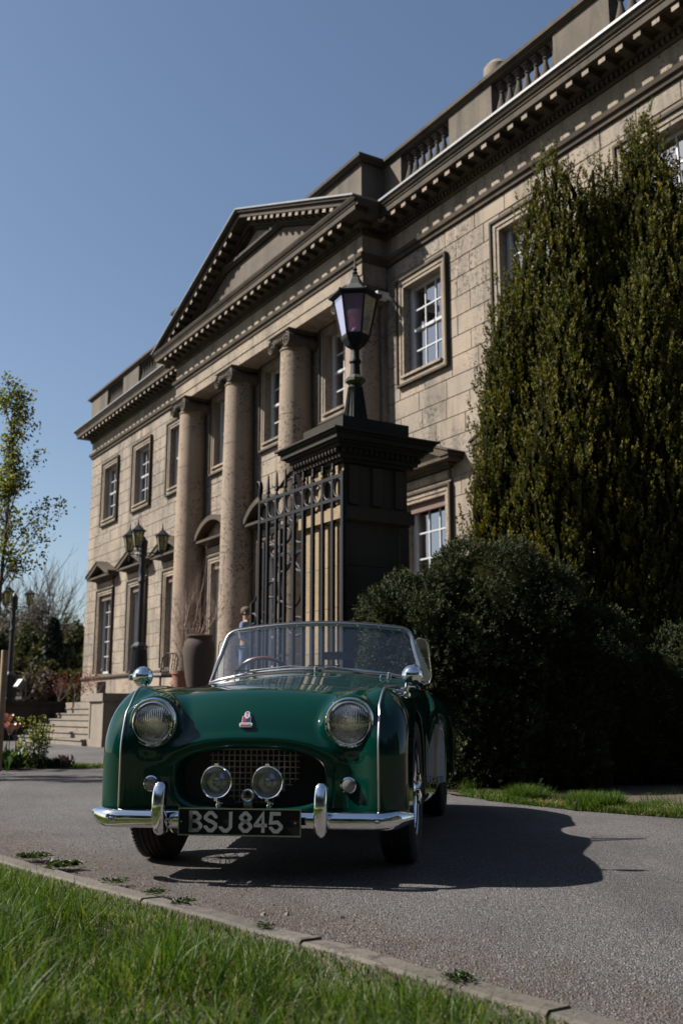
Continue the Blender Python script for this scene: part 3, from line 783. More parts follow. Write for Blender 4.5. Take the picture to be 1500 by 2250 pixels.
def vnoise(x, y, s, seed):
    g = np.random.default_rng(seed); T = g.random((64, 64)); u = x/s; v = y/s
    i = np.floor(u).astype(int); j = np.floor(v).astype(int); fu = u-i; fv = v-j; fu = fu*fu*(3-2*fu); fv = fv*fv*(3-2*fv)
    a = T[i % 64, j % 64]; b = T[(i+1) % 64, j % 64]; c = T[i % 64, (j+1) % 64]; d = T[(i+1) % 64, (j+1) % 64]
    return (a*(1-fu)+b*fu)*(1-fv)+(c*(1-fu)+d*fu)*fv
KX = np.array([p[0] for p in KP]); KY = np.array([p[1] for p in KP])
def kerb_off(x, y):      # signed distance of a point to the lawn side of the kerb (positive = lawn)
    best = np.full(len(x), 1e9); sg = np.zeros(len(x))
    for i in range(len(KP)-1):
        ax, ay, bx, by = KX[i], KY[i], KX[i+1], KY[i+1]; dx, dy = bx-ax, by-ay; L2 = dx*dx+dy*dy
        t = np.clip(((x-ax)*dx+(y-ay)*dy)/L2, 0, 1); ex = x-(ax+t*dx); ey = y-(ay+t*dy); d = np.hypot(ex, ey)
        cr = (dx*(y-ay)-dy*(x-ax)); m_ = d < best; best[m_] = d[m_]; sg[m_] = -np.sign(cr[m_])
    return best*sg
def lawn_pos(x0, x1, y0, y1, edge):
    def f(n, g):
        x = g.uniform(x0, x1, n); y = g.uniform(y0, y1, n); d = kerb_off(x, y)
        e = edge + .07*(vnoise(x, y, .12, 4)-.5) + .05*(vnoise(x, y, .5, 14)-.5)
        k = d > e; x, y, d = x[k], y[k], d[k]
        ph = np.abs(x) < .47*(y)+.5           # keep to the part of the lawn near the view
        x, y, d = x[ph], y[ph], d[ph]
        z = lawn_h(x, y, d)
        return np.stack([x, y, z], 1)
    return f
def lawn_h(x, y, d):
    return np.clip(d-.15, 0, 1)*.045 + .05*(vnoise(x, y, .33, 9)-.35)*np.clip((d-.15)*3, 0, 1)
def gh(P, g):
    d = kerb_off(P[:, 0], P[:, 1]); t = vnoise(P[:, 0], P[:, 1], .20, 12)
    return (.016+.032*np.clip((d-.1)*2.2, 0, 1)+.22*np.clip(t-.40, 0, 1)*np.clip(d*2.2-.3, 0, 1))*g.uniform(.5, 1.3, len(P))
M['grass'] = leaf_mat('grass_blades', (.018,.045,.005), (.045,.090,.011), (.12,.145,.03), .5, 2.2, .5)
M['straw'] = leaf_mat('dry_grass', (.14,.115,.05), (.26,.21,.11), (.34,.29,.17), .3, 4.0, .6)
V, Fq, tn = blades(230000, lawn_pos(-3.2, 2.0, 1.2, 7.2, .055), gh, .0038, .65, 3, 2, (-.05, -.05))
link('lawn_grass', np_mesh('lawn_grass', V, Fq, M['grass'], tn), None, kind='stuff', label='long shaggy green grass along the front of the drive', cat='grass')
V, Fq, tn = blades(42000, lawn_pos(-2.6, 1.6, 1.4, 6.2, .045), lambda P, g: .5*gh(P, g)+.015*g.random(len(P)), .0024, .95, 3, 5)
link('dry_grass', np_mesh('dry_grass', V, Fq, M['straw'], tn), None, kind='stuff', label='dry straw blades among the front lawn', cat='grass')
# lawn soil mound under the grass
gx = np.linspace(-9, 3.4, 150); gy = np.linspace(-1.5, 12, 160); X, Y = np.meshgrid(gx, gy, indexing='ij'); x, y = X.ravel(), Y.ravel(); d = kerb_off(x, y)
Z = np.where(d > .08, lawn_h(x, y, d)-.004+.0, -.06); V = np.stack([x, y, Z], 1); nx, ny = 150, 160
idx = np.arange(nx*ny).reshape(nx, ny); Q = np.stack([idx[:-1, :-1], idx[1:, :-1], idx[1:, 1:], idx[:-1, 1:]], -1).reshape(-1, 4)
Q = Q[(d[Q] > -.02).all(1)]
link('lawn', np_mesh('lawn', V, Q, M['lawn'], smooth=True), None, kind='structure')
# grass verge by the hedge
def verge_pos(n, g):
    i = g.integers(0, 5, n); f = g.random(n); A = np.array(RP)
    i = i+1
    x = A[i, 0]*(1-f)+A[i+1, 0]*f; y = A[i, 1]*(1-f)+A[i+1, 1]*f; o = np.abs(g.normal(0, .26, n))
    keep = (vnoise(x, y, .15, 3) > .25*(y > 7.6)) ; x = x+o*.62+g.normal(0, .02, n); y = y+o*.78
    k = keep & (x > .95+g.random(n)*.35)
    return np.stack([x[k], y[k], np.full(k.sum(), .004)], 1)
V, Fq, tn = blades(60000, verge_pos, lambda P, g: (.02+.05*vnoise(P[:, 0], P[:, 1], .25, 8)+.07*(vnoise(P[:, 0], P[:, 1], .35, 15) > .75))*g.uniform(.5, 1.3, len(P)), .005, .6, 3, 6)
link('verge_grass', np_mesh('verge_grass', V, Fq, M['grass'], tn), None, kind='stuff', label='narrow grass verge in front of the dark hedge', cat='grass')
V, Fq, tn = blades(9000, verge_pos, lambda P, g: .05*g.uniform(.3, 1.2, len(P)), .004, .9, 3, 16)
link('verge_dry_grass', np_mesh('verge_dry_grass', V, Fq, M['straw'], tn), None, kind='stuff', label='dry blades in the verge by the hedge', cat='grass')
# small weeds rooted along the kerb
M['weed'] = leaf_mat('weed_leaf', (.012,.028,.009), (.035,.055,.022), (.085,.10,.045), .3, 9)
def rosette(n, r_, hgt, g, lw=.35):
    V = []; Fc = []; T = []
    for k in range(n):
        a = g.uniform(0, 2*PI); L = r_*g.uniform(.2, .55); tl = g.uniform(.1, 1.1); c, s_ = math.cos(a), math.sin(a); w_ = L*lw*g.uniform(.7, 1.2)
        ox, oy = g.normal(0, r_*.34, 2); b = len(V)
        mid = (ox+c*L*.5, oy+s_*L*.5, hgt*tl*.8); tip = (ox+c*L, oy+s_*L, hgt*tl*.55)
        V += [(ox, oy, .002), (mid[0]-s_*w_/2, mid[1]+c*w_/2, mid[2]), (mid[0]+s_*w_/2, mid[1]-c*w_/2, mid[2]), tip]
        Fc += [(b, b+2, b+3), (b, b+3, b+1)]; t = g.random(); T += [t]*4
    return np.array(V), np.array(Fc), np.array(T)
for i, (px, py, r_, lab) in enumerate([(72,1884,.075,'leafy green weed on the kerb nearest the left edge of the picture'), (140,1903,.085,'thick leafy weed on the kerb below the front tyre on the left'),
        (255,1938,.05,'small low weed in the kerb joint left of the bumper shadow'), (340,1962,.05,'flat weed growing over the kerb below the bumper shadow'), (400,1983,.05,'flat spreading weed on the kerb right beside its twin'), (580,2035,.035,'tiny pale tuft of weed on the kerb under the number plate'),
        (1010,2150,.05,'low yellowish weed on the kerb towards the right')]):
    g = np.random.default_rng(40+i); V, Fc, T = rosette(150 if r_ > .06 else 80, r_*1.1, r_*.38, g, .3); p = gnd(px, py, .02)
    link('weed', np_mesh('weed', V, Fc, M['weed'], T), None, (p.x, p.y, .018), label=lab, cat='weed', group='weeds along the kerb')
# stray seedling standing in front of the hedge
g = np.random.default_rng(77); mb = MB(); p = gnd(1187, 1762); mb.tube([(0,0,0),(.005,0,.08),(-.004,0,.17)], [.003,.002,.001], 4, 0)
o = mb.build('seedling', M['weed'], None, (p.x, p.y, .0), label='single thin seedling standing up before the dark hedge', cat='plant')
V = []; Fc = []; T = []
for k in range(26):
    z_ = .03+.14*k/26; a = g.uniform(0, 6.28); L = .018; c, s_ = math.cos(a), math.sin(a); b = len(V)
    V += [(0,0,z_),(c*L-s_*.006, s_*L+c*.006, z_+.008),(c*L+s_*.006, s_*L-c*.006, z_+.008),(c*L*1.6, s_*L*1.6, z_+.004)]; Fc += [(b,b+2,b+3),(b,b+3,b+1)]; T += [g.random()]*4
link('leaves', np_mesh('leaves', np.array(V), np.array(Fc), M['weed'], T), o)
# brown fallen leaf in the lawn
mb = MB(); mb.add([(0,0,0),(.012,.004,.018),(.006,.0,.045),(-.010,.003,.026)], [(0,1,2),(0,2,3)]); p = at(447, 2138, 2.55)
mb.build('fallen_leaf', simple('brown_leaf', (.22,.08,.04), .7), None, p, label='brown fallen leaf caught upright in the long grass', cat='leaf')
M['daisy'] = simple('daisy_white', (.75,.75,.7), .6)
for i, (px, py) in enumerate([(1338,1762), (1262,1765), (1425,1745)]):
    p = at(px, py, 7.35-.0003*(px-1262)); mb = MB()
    for k in range(8):
        a = k*PI/4; c, s_ = math.cos(a), math.sin(a); mb.add([(0,0,0),(c*.009-s_*.003,s_*.009+c*.003,.002),(c*.013,s_*.013,.003),(c*.009+s_*.003,s_*.009-c*.003,.002)], [(0,1,2,3)])
    mb.build('daisy', M['daisy'], None, p, (R(-50), 0, 0), label=['white daisy in the verge grass, the brightest, right of the tuft', 'white daisy at the left end of the verge by a low weed', 'white daisy farthest right, held up against the hedge'][i], cat='flower', group='daisies in the verge')

# ---------------------------------------------------------------- terrace, steps, pedestals
mb = MB(); mb.box(-60, -3, -3.0, 0, -.1, TER); mb.box(-60, -35.5, 0, 12, -.1, TER)
tr = mb.build('terrace', M['steps'], None, W(0,0,0), (0,0,RZ), kind='structure')
steps = empty('stone_steps', W(-24.3, 3.0, 0), RZ, label='flight of pale stone steps going up to the terrace', cat='steps')
SA, SB = -27.2, -21.56
nst = 6
for i in range(nst):
    zt = TER*(i+1)/(nst+1)*1.0; y0 = -(1.30-i*.26)
    # each step in two or three blocks
    x = SA; lens = [1.9, 2.1, 1.64] if i % 2 else [2.4, 1.3, 1.94]
    for L in lens:
        mb = MB(); mb.box(x+.004, x+L-.004, y0, -.001+0, zt-TER/(nst+1)+.001, zt-.03); mb.box(x+.004, x+L-.004, y0-.025, -.001, zt-.03, zt)
        o = mb.build('step_block', M['steps'], steps); o.location = (24.3, 0, 0); x += L
# cheek wall on the far side
mb = MB(); mb.box(-27.75, -27.22, -13.0, 3.02, 0, .93); mb.box(-27.8, -27.205, -13.05, 3.0, .932, 1.0)
# pedestal block near side
def stone_block(name, s0_, s1_, t0, t1, z1, label, cat, m1=None, cap=.16, z0=0):
    e = empty(name, W((s0_+s1_)/2, (t0+t1)/2, z0), RZ, label=label, cat=cat); hx, hy = (s1_-s0_)/2, (t1-t0)/2
    b = MB(); b.box(-hx+.03, hx-.03, -hy+.03, hy-.03, .16, z1-z0-cap); b.build('panel', M['steps'], e)
    b = MB(); b.box(-hx, hx, -hy, hy, 0, .158); b.build('base_course', M['steps'], e)
    b = MB(); b.box(-hx-.02, hx+.02, -hy-.02, hy+.02, z1-z0-cap+.002, z1-z0); b.build('cap', M['steps'], e)
    for xa in (-hx+.02, hx-.10):
        b = MB(); b.box(xa, xa+.08, -hy+.012, -hy+.028, .16, z1-z0-cap); b.build('corner_strip', M['steps'], e)
    return e
stone_block('pedestal', -21.54, -20.6, 2.9, 4.2, 1.07, 'pale stone pedestal block at the near end of the steps', 'pedestal')
stone_block('plinth_block', -21.0, -20.3, 1.7, 2.6, 1.33, 'stone plinth block on the terrace under the triple lamp post', 'plinth', z0=TER, cap=.06)
cw = empty('cheek_wall', W(-27.5, 8, 0), RZ, label='low dark stone wall beyond the steps at the left', cat='wall')
mb = MB()
for k in range(14):
    b = MB(); b.box(-.26, .26, -6+k*1.15, -6+k*1.15+1.14, 0, .88); b.build('wall_block', M['sooty'], cw)
b = MB(); b.box(-.30, .30, -6.05, 10.1, .882, .98); b.build('coping', M['piercap'], cw)

# ---------------------------------------------------------------- gate pier
PC = Vector((.02, 10.2, 0)) + VX*.39 - UX*.39      # centre of the shaft
M['piershade'] = stone_mat('painted_shade_pier_stone', (.055,.047,.036), (.028,.025,.021), .7, .3, sootcol=(.010,.010,.009), seed=16.0)  # darker pier stone: shade painted into the faces turned from the sun
pier = empty('gate_pier', PC, RZ, label='square stone gate pier with a wide black moulded cap', cat='gate pier')
hw = .39
zs = [0, .35, .82, 1.26, 1.7, 2.12, 2.56, 2.72, 3.16]
for i in range(len(zs)-1):
    z0, z1 = zs[i], zs[i+1]; b = MB()
    if i == 0: b.box(-hw-.07, hw+.07, -hw-.07, hw+.07, z0, z1-.004)
    elif i == 6: b.box(-hw-.055, hw+.055, -hw-.055, hw+.055, z0+.02, z1-.02); b.box(-hw-.02, hw+.02, -hw-.02, hw+.02, z0, z0+.018); b.box(-hw-.03, hw+.03, -hw-.03, hw+.03, z1-.018, z1)
    else:
        b.box(-hw, hw, -hw, hw, z0, z1-.005)
        if 2 <= i <= 5:   # raised margins leave a sunk panel
            for sx in (-1, 1):
                b.box(sx*hw-.012 if sx > 0 else -hw-.012, sx*hw+.012 if sx > 0 else -hw+.012, -hw-.012, -hw+.11, z0+.002, z1-.007)
                b.box(sx*hw-.012 if sx > 0 else -hw-.012, sx*hw+.012 if sx > 0 else -hw+.012, hw-.11, hw+.012, z0+.002, z1-.007)
    o = b.build('pier_stone', [M['pier'], M['piershade']], pier)
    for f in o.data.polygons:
        if f.normal.x > .9: f.material_index = 1  # shaded copy of the stone on this side only
b = MB()   # capital frieze with three dropped blocks on each side
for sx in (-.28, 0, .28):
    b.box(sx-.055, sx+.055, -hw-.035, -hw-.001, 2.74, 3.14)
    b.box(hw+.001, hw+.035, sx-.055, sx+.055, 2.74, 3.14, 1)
b.build('triglyph', [M['pier'], M['piershade']], pier, kind='stuff')
b = MB()
for o_, z0, z1 in ((.05, 3.165, 3.20), (.085, 3.202, 3.235), (.13, 3.30, 3.335), (.165, 3.336, 3.36), (.205, 3.362, 3.415), (.225, 3.417, 3.442), (.255, 3.444, 3.463)):
    b.box(-hw-o_, hw+o_, -hw-o_, hw+o_, z0, z1)
b.box(-hw-.08, hw+.08, -hw-.08, hw+.08, 3.236, 3.299)
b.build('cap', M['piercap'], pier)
b = MB(); n = 15
for side in range(4):
    for k in range(n):
        x = -hw-.09+(2*hw+.18)*(k+.5)/n; y = -hw-.115; a = side*PI/2; c, s_ = math.cos(a), math.sin(a)
        for (dx, dy) in [(0, 0)]:
            X_, Y_ = x*c-y*s_, x*s_+y*c; b.sphere((X_, Y_, 3.27), .026, 6, 5, sc=(1, 1, 1.25))
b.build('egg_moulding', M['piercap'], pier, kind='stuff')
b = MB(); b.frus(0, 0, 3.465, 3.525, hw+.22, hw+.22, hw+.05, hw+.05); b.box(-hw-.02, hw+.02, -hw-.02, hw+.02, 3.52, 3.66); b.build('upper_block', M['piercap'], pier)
# white ledge sliver behind the pier is wall beyond
# lantern on the pier
z0 = 3.66
def zz(y_): return at(785, y_, 10.74).z
lant = empty('pier_lantern', (PC.x, PC.y, z0), RZ+PI/8, label='large black lantern with lilac glass on top of the stone gate pier', cat='lantern')
def L_(y_): return zz(y_)-z0
def hexl(mb, prof, mi=0, n=6, ph=PI/6): mb.lathe([(r_, z_) for r_, z_ in prof], n, (0,0,0), 'z', mi, False, True, ph)
zb = lambda y_: L_(y_)
b = MB(); hexl(b, [(.135, 0), (.135, .02), (.128, .03), (.075, zb(848))], n=8)
for k in range(24):
    a = 2*PI*k/24; b.tube([(.137*math.cos(a), .137*math.sin(a), .03), (.078*math.cos(a), .078*math.sin(a), zb(852))], .006, 4)
b.build('fluted_base', M['dirtyiron'], lant)
b = MB(); hexl(b, [(.075, zb(846)), (.112, zb(840)), (.112, zb(834)), (.07, zb(826))], n=8); b.build('collar', M['mossiron'], lant)
b = MB(); b.lathe([(.06, zb(828)), (.052, zb(815)), (.05, zb(800)), (.066, zb(797)), (.066, zb(793)), (.05, zb(789)), (.045, zb(770)), (.06, zb(766)), (.075, zb(760)), (.06, zb(752))], 20); b.build('stem', M['iron'], lant)
b = MB(); hexl(b, [(.05, zb(768)), (.10, zb(762)), (.152, zb(748)), (.16, zb(742)), (.155, zb(737))]); b.build('lamp_pan', M['iron'], lant)
zt, zl = zb(658), zb(742)
rt, rl = .245, .155
for k in range(6):
    a = PI/6+k*PI/3; a2 = a+PI/3
    f = MB(); f.tube([(rl*math.cos(a), rl*math.sin(a), zl), (rt*math.cos(a), rt*math.sin(a), zt)], .0105, 6)
    f.build('lantern_bar', M['iron'], lant)
    g_ = MB(); q = .985
    g_.add([(q*rl*math.cos(a), q*rl*math.sin(a), zl), (q*rl*math.cos(a2), q*rl*math.sin(a2), zl), (q*rt*math.cos(a2), q*rt*math.sin(a2), zt), (q*rt*math.cos(a), q*rt*math.sin(a), zt)], [(0,1,2,3)])
    g_.build('pane', M['lampglass'], lant)
b = MB(); hexl(b, [(.25, zt-.012), (.30, zt+.01), (.30, zt+.028), (.262, zt+.045), (.25, zt+.04)]); 
for k in range(6):
    a = PI/6+k*PI/3; b.sphere((.285*math.cos(a), .285*math.sin(a), zt+.035), .016, 6, 5)
b.build('roof_rim', M['iron'], lant)
b = MB(); hexl(b, [(.25, zt+.03), (.17, zb(640)), (.10, zb(628)), (.07, zb(616)), (.055, zb(612)), (.05, zb(606))]); b.build('lantern_roof', simple('weathered_lead_roof', (.055,.055,.05), .6, nz=.4, nscale=30, bumpk=.2), lant)
b = MB(); b.lathe([(.03, zb(612)), (.045, zb(608)), (.02, zb(604)), (.032, zb(600)), (.018, zb(596)), (.028, zb(592)), (.014, zb(588)), (.004, zb(560))], 12); b.build('finial', M['iron'], lant)
b = MB(); b.sphere((0, 0, zb(727)), .042, 16, 10); b.lathe([(.022, zb(742)), (.022, zb(730))], 12); b.build('bulb', M['bulb'], lant)

# ---------------------------------------------------------------- wrought iron gates
def spear(mb, x, z):
    mb.lathe([(.014, 0), (.022, .012), (.022, .02), (.012, .03), (.012, .05), (.024, .055), (.026, .07), (.02, .085), (.019, .10), (.011, .25), (.001, .28)], 8, (x, 0, z))
def rot_leaf(name, p0, p1, label):
    d = Vector((p1[0]-p0[0], p1[1]-p0[1], 0)); return empty(name, (p0[0], p0[1], 0), math.atan2(d.y, d.x), label=label, cat='gate'), d.length
gate, GL = rot_leaf('iron_gate', (.02, 10.13), (-.93, 11.55), 'tall black iron gate leaf with a row of rings, hinged on the stone pier')
z_b, z_r0, z_r1 = .88, 2.79, 3.02
b = MB()
b.box(-.015, .03, -.02, .02, .05, 3.06); b.build('hinge_stile', M['iron'], gate)
b = MB(); b.box(GL-.035, GL+.0, -.02, .02, .05, 3.02); b.build('lock_stile', M['iron'], gate)
for z_ in (z_r1, z_r0, z_b, .12):
    b = MB(); b.box(.03, GL-.035, -.0165, .0165, z_-.018, z_+.018); b.build('rail', M['iron'], gate)
nb = 9
for k in range(1, nb):
    x = GL*k/nb; b = MB(); b.box(x-.017, x+.017, -.017, .017, .06, z_r1+.03); b.build('bar', M['iron'], gate)
    b = MB(); spear(b, x, z_r1+.02); b.build('spear_finial', M['iron'], gate)
    b = MB(); spear(b, x-GL/nb/2, .35); 
    b.tube([(x-GL/nb/2, 0, .13), (x-GL/nb/2, 0, .38)], .008, 6)
    b.tube([(x-GL/nb/2-.05, 0, .52), (x-GL/nb/2-.03, 0, .48), (x-GL/nb/2, 0, .47), (x-GL/nb/2+.03, 0, .48), (x-GL/nb/2+.05, 0, .52)], .006, 5); b.build('dog_bar', M['iron'], gate)
for k in range(nb):
    x = GL*(k+.5)/nb; rr_ = (z_r1-z_r0)/2-.018; zc = (z_r1+z_r0)/2; rx = min(rr_, GL/nb/2-.018)
    b = MB(); b.tube([(x+rx*math.cos(a*PI/10), 0, zc+rr_*math.sin(a*PI/10)) for a in range(20)], .013, 6, closed=True)
    for (sx, sz) in ((1,0),(-1,0),(0,1),(0,-1)): b.sphere((x+sx*(rx+.008), 0, zc+sz*(rr_+.008)), .011, 6, 5)
    b.build('ring', M['iron'], gate)
b = MB(); b.tube([(GL-.02, 0, 3.02), (GL+.0, 0, 3.10), (GL-.02, 0, 3.19), (GL-.01, 0, 3.25), (GL+.04, 0, 3.27), (GL+.07, 0, 3.24), (GL+.06, 0, 3.21)], [.02, .026, .03, .026, .022, .018, .014], 8, flat=.7); b.build('scroll', M['iron'], gate)
# fixed ornamental screen behind the gate
p0 = at(735, 1250, 12.5); p1 = at(548, 1250, 14.2)
scr = empty('iron_screen', (p1.x, p1.y, TER*.0), math.atan2(p0.y-p1.y, p0.x-p1.x), label='ornamental wrought iron screen of circles and scrolls behind the gate', cat='iron screen')
SL_ = (Vector((p0.x, p0.y))-Vector((p1.x, p1.y))).length
def sx_(px): return SL_*(px-548)/(735-548)
def sz_(py, px=640): return at(px, py, 13.4).z
for px in (556, 585, 622, 692, 728):
    b = MB(); top = {556:1312, 585:1180, 622:1150, 692:1095, 728:1130}[px]; b.box(sx_(px)-.018, sx_(px)+.018, -.024, .024, .1, sz_(top)); b.build('bar', M['iron'], scr)
for py in (1138, 1218, 1152, 1372, 1440):
    b = MB(); a_, b2 = (600, 730) if py < 1300 else (548, 735); b.box(sx_(a_), sx_(b2), -.016, .016, sz_(py)-.016, sz_(py)+.016); b.build('rail', M['iron'], scr)
b = MB(); b.tube([(sx_(px), 0, sz_(py)) for px, py in ((552,1320),(568,1300),(585,1270),(592,1225),(600,1190))], .02, 6); b.build('brace', M['iron'], scr)
for cx_, cy_, rx, ry in ((622,1176,22,20),(668,1176,18,24),(605,1290,14,18),(560,1350,8,12),(586,1350,8,12),(710,1176,16,20),(708,1250,18,34),(668,1240,15,22),(628,1235,15,20),(610,1205,10,12),(700,1330,16,26),(660,1380,18,20),(620,1340,14,22),(630,1145,12,14),(655,1135,14,16)):
    b = MB(); b.tube([(sx_(cx_+rx*math.cos(a*PI/12)), 0, sz_(cy_+ry*math.sin(a*PI/12))) for a in range(24)], .019, 6, closed=True); b.build('circle', M['iron'], scr)
for s_ in (-1, 1):
    b = MB(); b.tube([(sx_(648+s_*22*math.cos(a)), 0, sz_(1288-50*math.sin(a))) for a in [(-PI/2+PI*k/14) for k in range(15)]], .018, 6); b.build('pointed_oval', M['iron'], scr)
b = MB(); b.tube([(sx_(px), 0, sz_(py)) for px, py in ((600,1056),(612,1066),(625,1064),(634,1050),(645,1040),(658,1040),(668,1052),(680,1066))], [.012,.03,.05,.035,.03,.03,.03,.012], 6, flat=.4); b.build('crest', M['iron'], scr)
b = MB(); b.tube([(sx_(px), 0, sz_(py)) for px, py in ((628,1080),(632,1058),(645,1052),(655,1060),(658,1090))], .014, 6); b.build('crest_scroll', M['iron'], scr)

# ---------------------------------------------------------------- triple headed lamp posts
def hexbox(mb, prof, c=(0,0,0), n=6, ph=0.0): mb.lathe(prof, n, c, 'z', 0, False, True, ph)
def lantern_parts(parent, c, s=1.0):
    x, y, z = c
    b = MB(); hexbox(b, [(.02*s, z-.10*s), (.03*s, z-.08*s), (.02*s, z-.05*s), (.07*s, z-.03*s), (.085*s, z)], (x,y,0)); fr = b.build('lantern', M['ironpost'], parent)
    b = MB(); rt, rl = .145*s, .085*s
    for k in range(6):
        a = k*PI/3; b.tube([(x+rl*math.cos(a), y+rl*math.sin(a), z), (x+rt*math.cos(a), y+rt*math.sin(a), z+.33*s)], .008*s, 4)
    b.build('glazing_frame', M['ironpost'], fr)
    b = MB(); hexbox(b, [(rl*.96, z+.002), (rt*.96, z+.33*s)], (x,y,0)); b.build('lamp_glass', M['lampglass2'], fr)
    b = MB(); b.lathe([(.018*s, z), (.018*s, z+.10*s), (.035*s, z+.14*s), (.03*s, z+.18*s), (.0, z+.2*s)], 8, (x,y,0)); b.build('bulb', M['bulb'], fr)
    b = MB(); hexbox(b, [(.18*s, z+.325*s), (.185*s, z+.345*s), (.11*s, z+.40*s), (.05*s, z+.46*s), (.03*s, z+.48*s), (.02*s, z+.50*s)], (x,y,0)); b.lathe([(.02*s, z+.49*s), (.028*s, z+.51*s), (.012*s, z+.53*s), (.016*s, z+.55*s), (.003*s, z+.65*s)], 8, (x,y,0)); b.build('lantern_roof', M['ironpost'], fr)
def lamp_post(base, H_, label, arm=.42, rz=0.0, s=1.0):
    e = empty('lamp_post', base, rz, label=label, cat='lamp post', group='triple headed lamp posts')
    b = MB(); hexbox(b, [(.20, 0), (.20, .10), (.185, .12), (.155, .62), (.175, .66), (.175, .70), (.09, .78)], n=8)
    for k in range(24):
        a = 2*PI*k/24; b.tube([(.186*math.cos(a), .186*math.sin(a), .12), (.156*math.cos(a), .156*math.sin(a), .62)], .008, 4)
    b.build('base', M['ironpost'], e)
    zt = H_-.50*s
    b = MB(); b.lathe([(.075, .76), (.07, .85), (.062, zt-1.0), (.085, zt-.98), (.085, zt-.94), (.06, zt-.90), (.075, zt-.75), (.06, zt-.6), (.06, zt-.45), (.10, zt-.40), (.085, zt-.34), (.095, zt-.2), (.10, zt-.10), (.05, zt-.04), (.03, zt+.0)], 16); b.build('post', M['ironpost'], e)
    za = zt-.36
    for ang in (25, -95, 145):
        ca, sa = math.cos(R(ang)), math.sin(R(ang)); b = MB()
        b.tube([(0, 0, za), (ca*arm*.5, sa*arm*.5, za+.02), (ca*arm, sa*arm, za+.0)], .013, 6)
        b.tube([(ca*.06, sa*.06, za-.20), (ca*.12, sa*.12, za-.08), (ca*.26, sa*.26, za-.02)], .010, 6); b.lathe([(.003, za-.16), (.012, za-.10), (.008, za-.02)], 6, (ca*arm, sa*arm, 0))
        b.build('arm', M['ironpost'], e)
        lantern_parts(e, (ca*arm, sa*arm, za+.09), s)
    return e
Yp = 21.6; pb = at(304, 1480, Yp); top = at(299, 1136, Yp-.4)
bz = 1.34
lamp_post((pb.x, pb.y, bz), top.z-bz+.12, 'three lantern lamp post standing on the terrace before the left windows', .41, 0, .93)
Yp = 27.0; pb = at(22, 1480, Yp); top = at(21, 1280, Yp)
lamp_post((pb.x, pb.y, .95), top.z-.95+.12, 'three lantern lamp post at the left edge half hidden by the young tree', .38, 0, .82)

# floodlights on the low wall
fm = simple('floodlight_case', (.03,.032,.035), .4); fg = simple('floodlight_glass', (.55,.6,.62), .15)
def flood(px, py, Y, sz, rz, label):
    p = at(px, py, Y); e = empty('floodlight', (p.x, p.y, .98), rz, label=label, cat='floodlight')
    z = p.z-.98
    b = MB(); b.box(-sz*.55, sz*.55, -sz*.35, sz*.35, 0, .06); b.tube([(-sz*.4, 0, .05), (-sz*.45, 0, z*.6), (-sz*.3, 0, z)], .015, 6); b.tube([(sz*.4, 0, .05), (sz*.45, 0, z*.6), (sz*.3, 0, z)], .015, 6); b.build('bracket', fm, e)
    b = MB(); b.frus(0, 0, 0, .16, sz*.30, sz*.22, sz*.42, sz*.36); o = b.build('housing', fm, e, (0, 0, z-.02), (R(55), 0, 0))
    b = MB(); b.box(-sz*.38, sz*.38, -sz*.32, sz*.32, .162, .168); b.build('lens', fg, e, (0, 0, z-.02), (R(55), 0, 0))
flood(52, 1508, 23.5, .30, R(-50), 'dark floodlight with a bright lens on the low wall')

# ---------------------------------------------------------------- urn, pots, patio chair
M['urn'] = stone_mat('urn_glaze', (.060,.048,.044), (.036,.030,.028), .5, .25, seed=31.0)
Yu = 19.0; pu = at(437, 1450, Yu); uz = TER
def uz_(py): return at(437, py, Yu).z - TER
ur = MB(); k = Yu/2313.
ur.lathe([(.14, .0), (.17, .05), (.24, .35), (.285, .70), (.295, uz_(1425)), (.27, uz_(1412)), (.22, uz_(1405)), (.235, uz_(1401)), (.25, uz_(1398)), (.235, uz_(1396)), (.20, uz_(1400)), (.19, uz_(1415))], 40)
U = ur.build('urn', M['urn'], None, (pu.x, pu.y, TER), label='tall dark glazed jar on the terrace behind the car', cat='urn')
M['terracotta'] = simple('terracotta', (.20,.085,.055), .8, nz=.3, nscale=14)
Yq = 20.2; pq = at(397, 1500, Yq)
b = MB(); b.lathe([(.12, 0), (.17, .45), (.19, .46), (.19, .52), (.165, .52), (.15, .44)], 24); b.build('plant_pot', M['terracotta'], None, (pq.x, pq.y, TER), label='small terracotta pot holding the bare twiggy shrub', cat='pot')
M['twig'] = simple('pale_twig', (.17,.115,.095), .8); M['bark'] = simple('bark', (.09,.07,.055), .9, nz=.4, nscale=20, bumpk=.5)
# bare shrub
def branchy(mb, p, d, L, r_, depth, g, spread=.5, up=.25, n=3, seg=3):
    pts = [p]; q = p.copy(); dd = d.copy()
    for k in range(seg):
        dd = (dd + Vector((g.uniform(-1,1), g.uniform(-1,1), g.uniform(-.6,1)))*.18 + Vector((0,0,up*.2))).normalized(); q = q+dd*(L/seg); pts.append(q.copy())
    mb.tube(pts, [r_*(1-.45*i/seg) for i in range(seg+1)], 5 if r_ > .02 else 3)
    tips = [pts[-1]]
    if depth > 0:
        for k in range(n):
            i = g.randint(1, seg); nd = (dd + Vector((g.uniform(-1,1), g.uniform(-1,1), g.uniform(-.5,.9)))*spread).normalized()
            tips += branchy(mb, pts[i], nd, L*g.uniform(.5,.8), r_*.55, depth-1, g, spread, up, n, seg)
    return tips
g = random.Random(21); b = MB(); q = at(415, 1400, Yq)
for k in range(7): branchy(b, Vector((0,0,0)), Vector((g.uniform(-.3,.5), g.uniform(-.4,.4), 1)).normalized(), .95, .012, 4, g, .75, .1, 3)
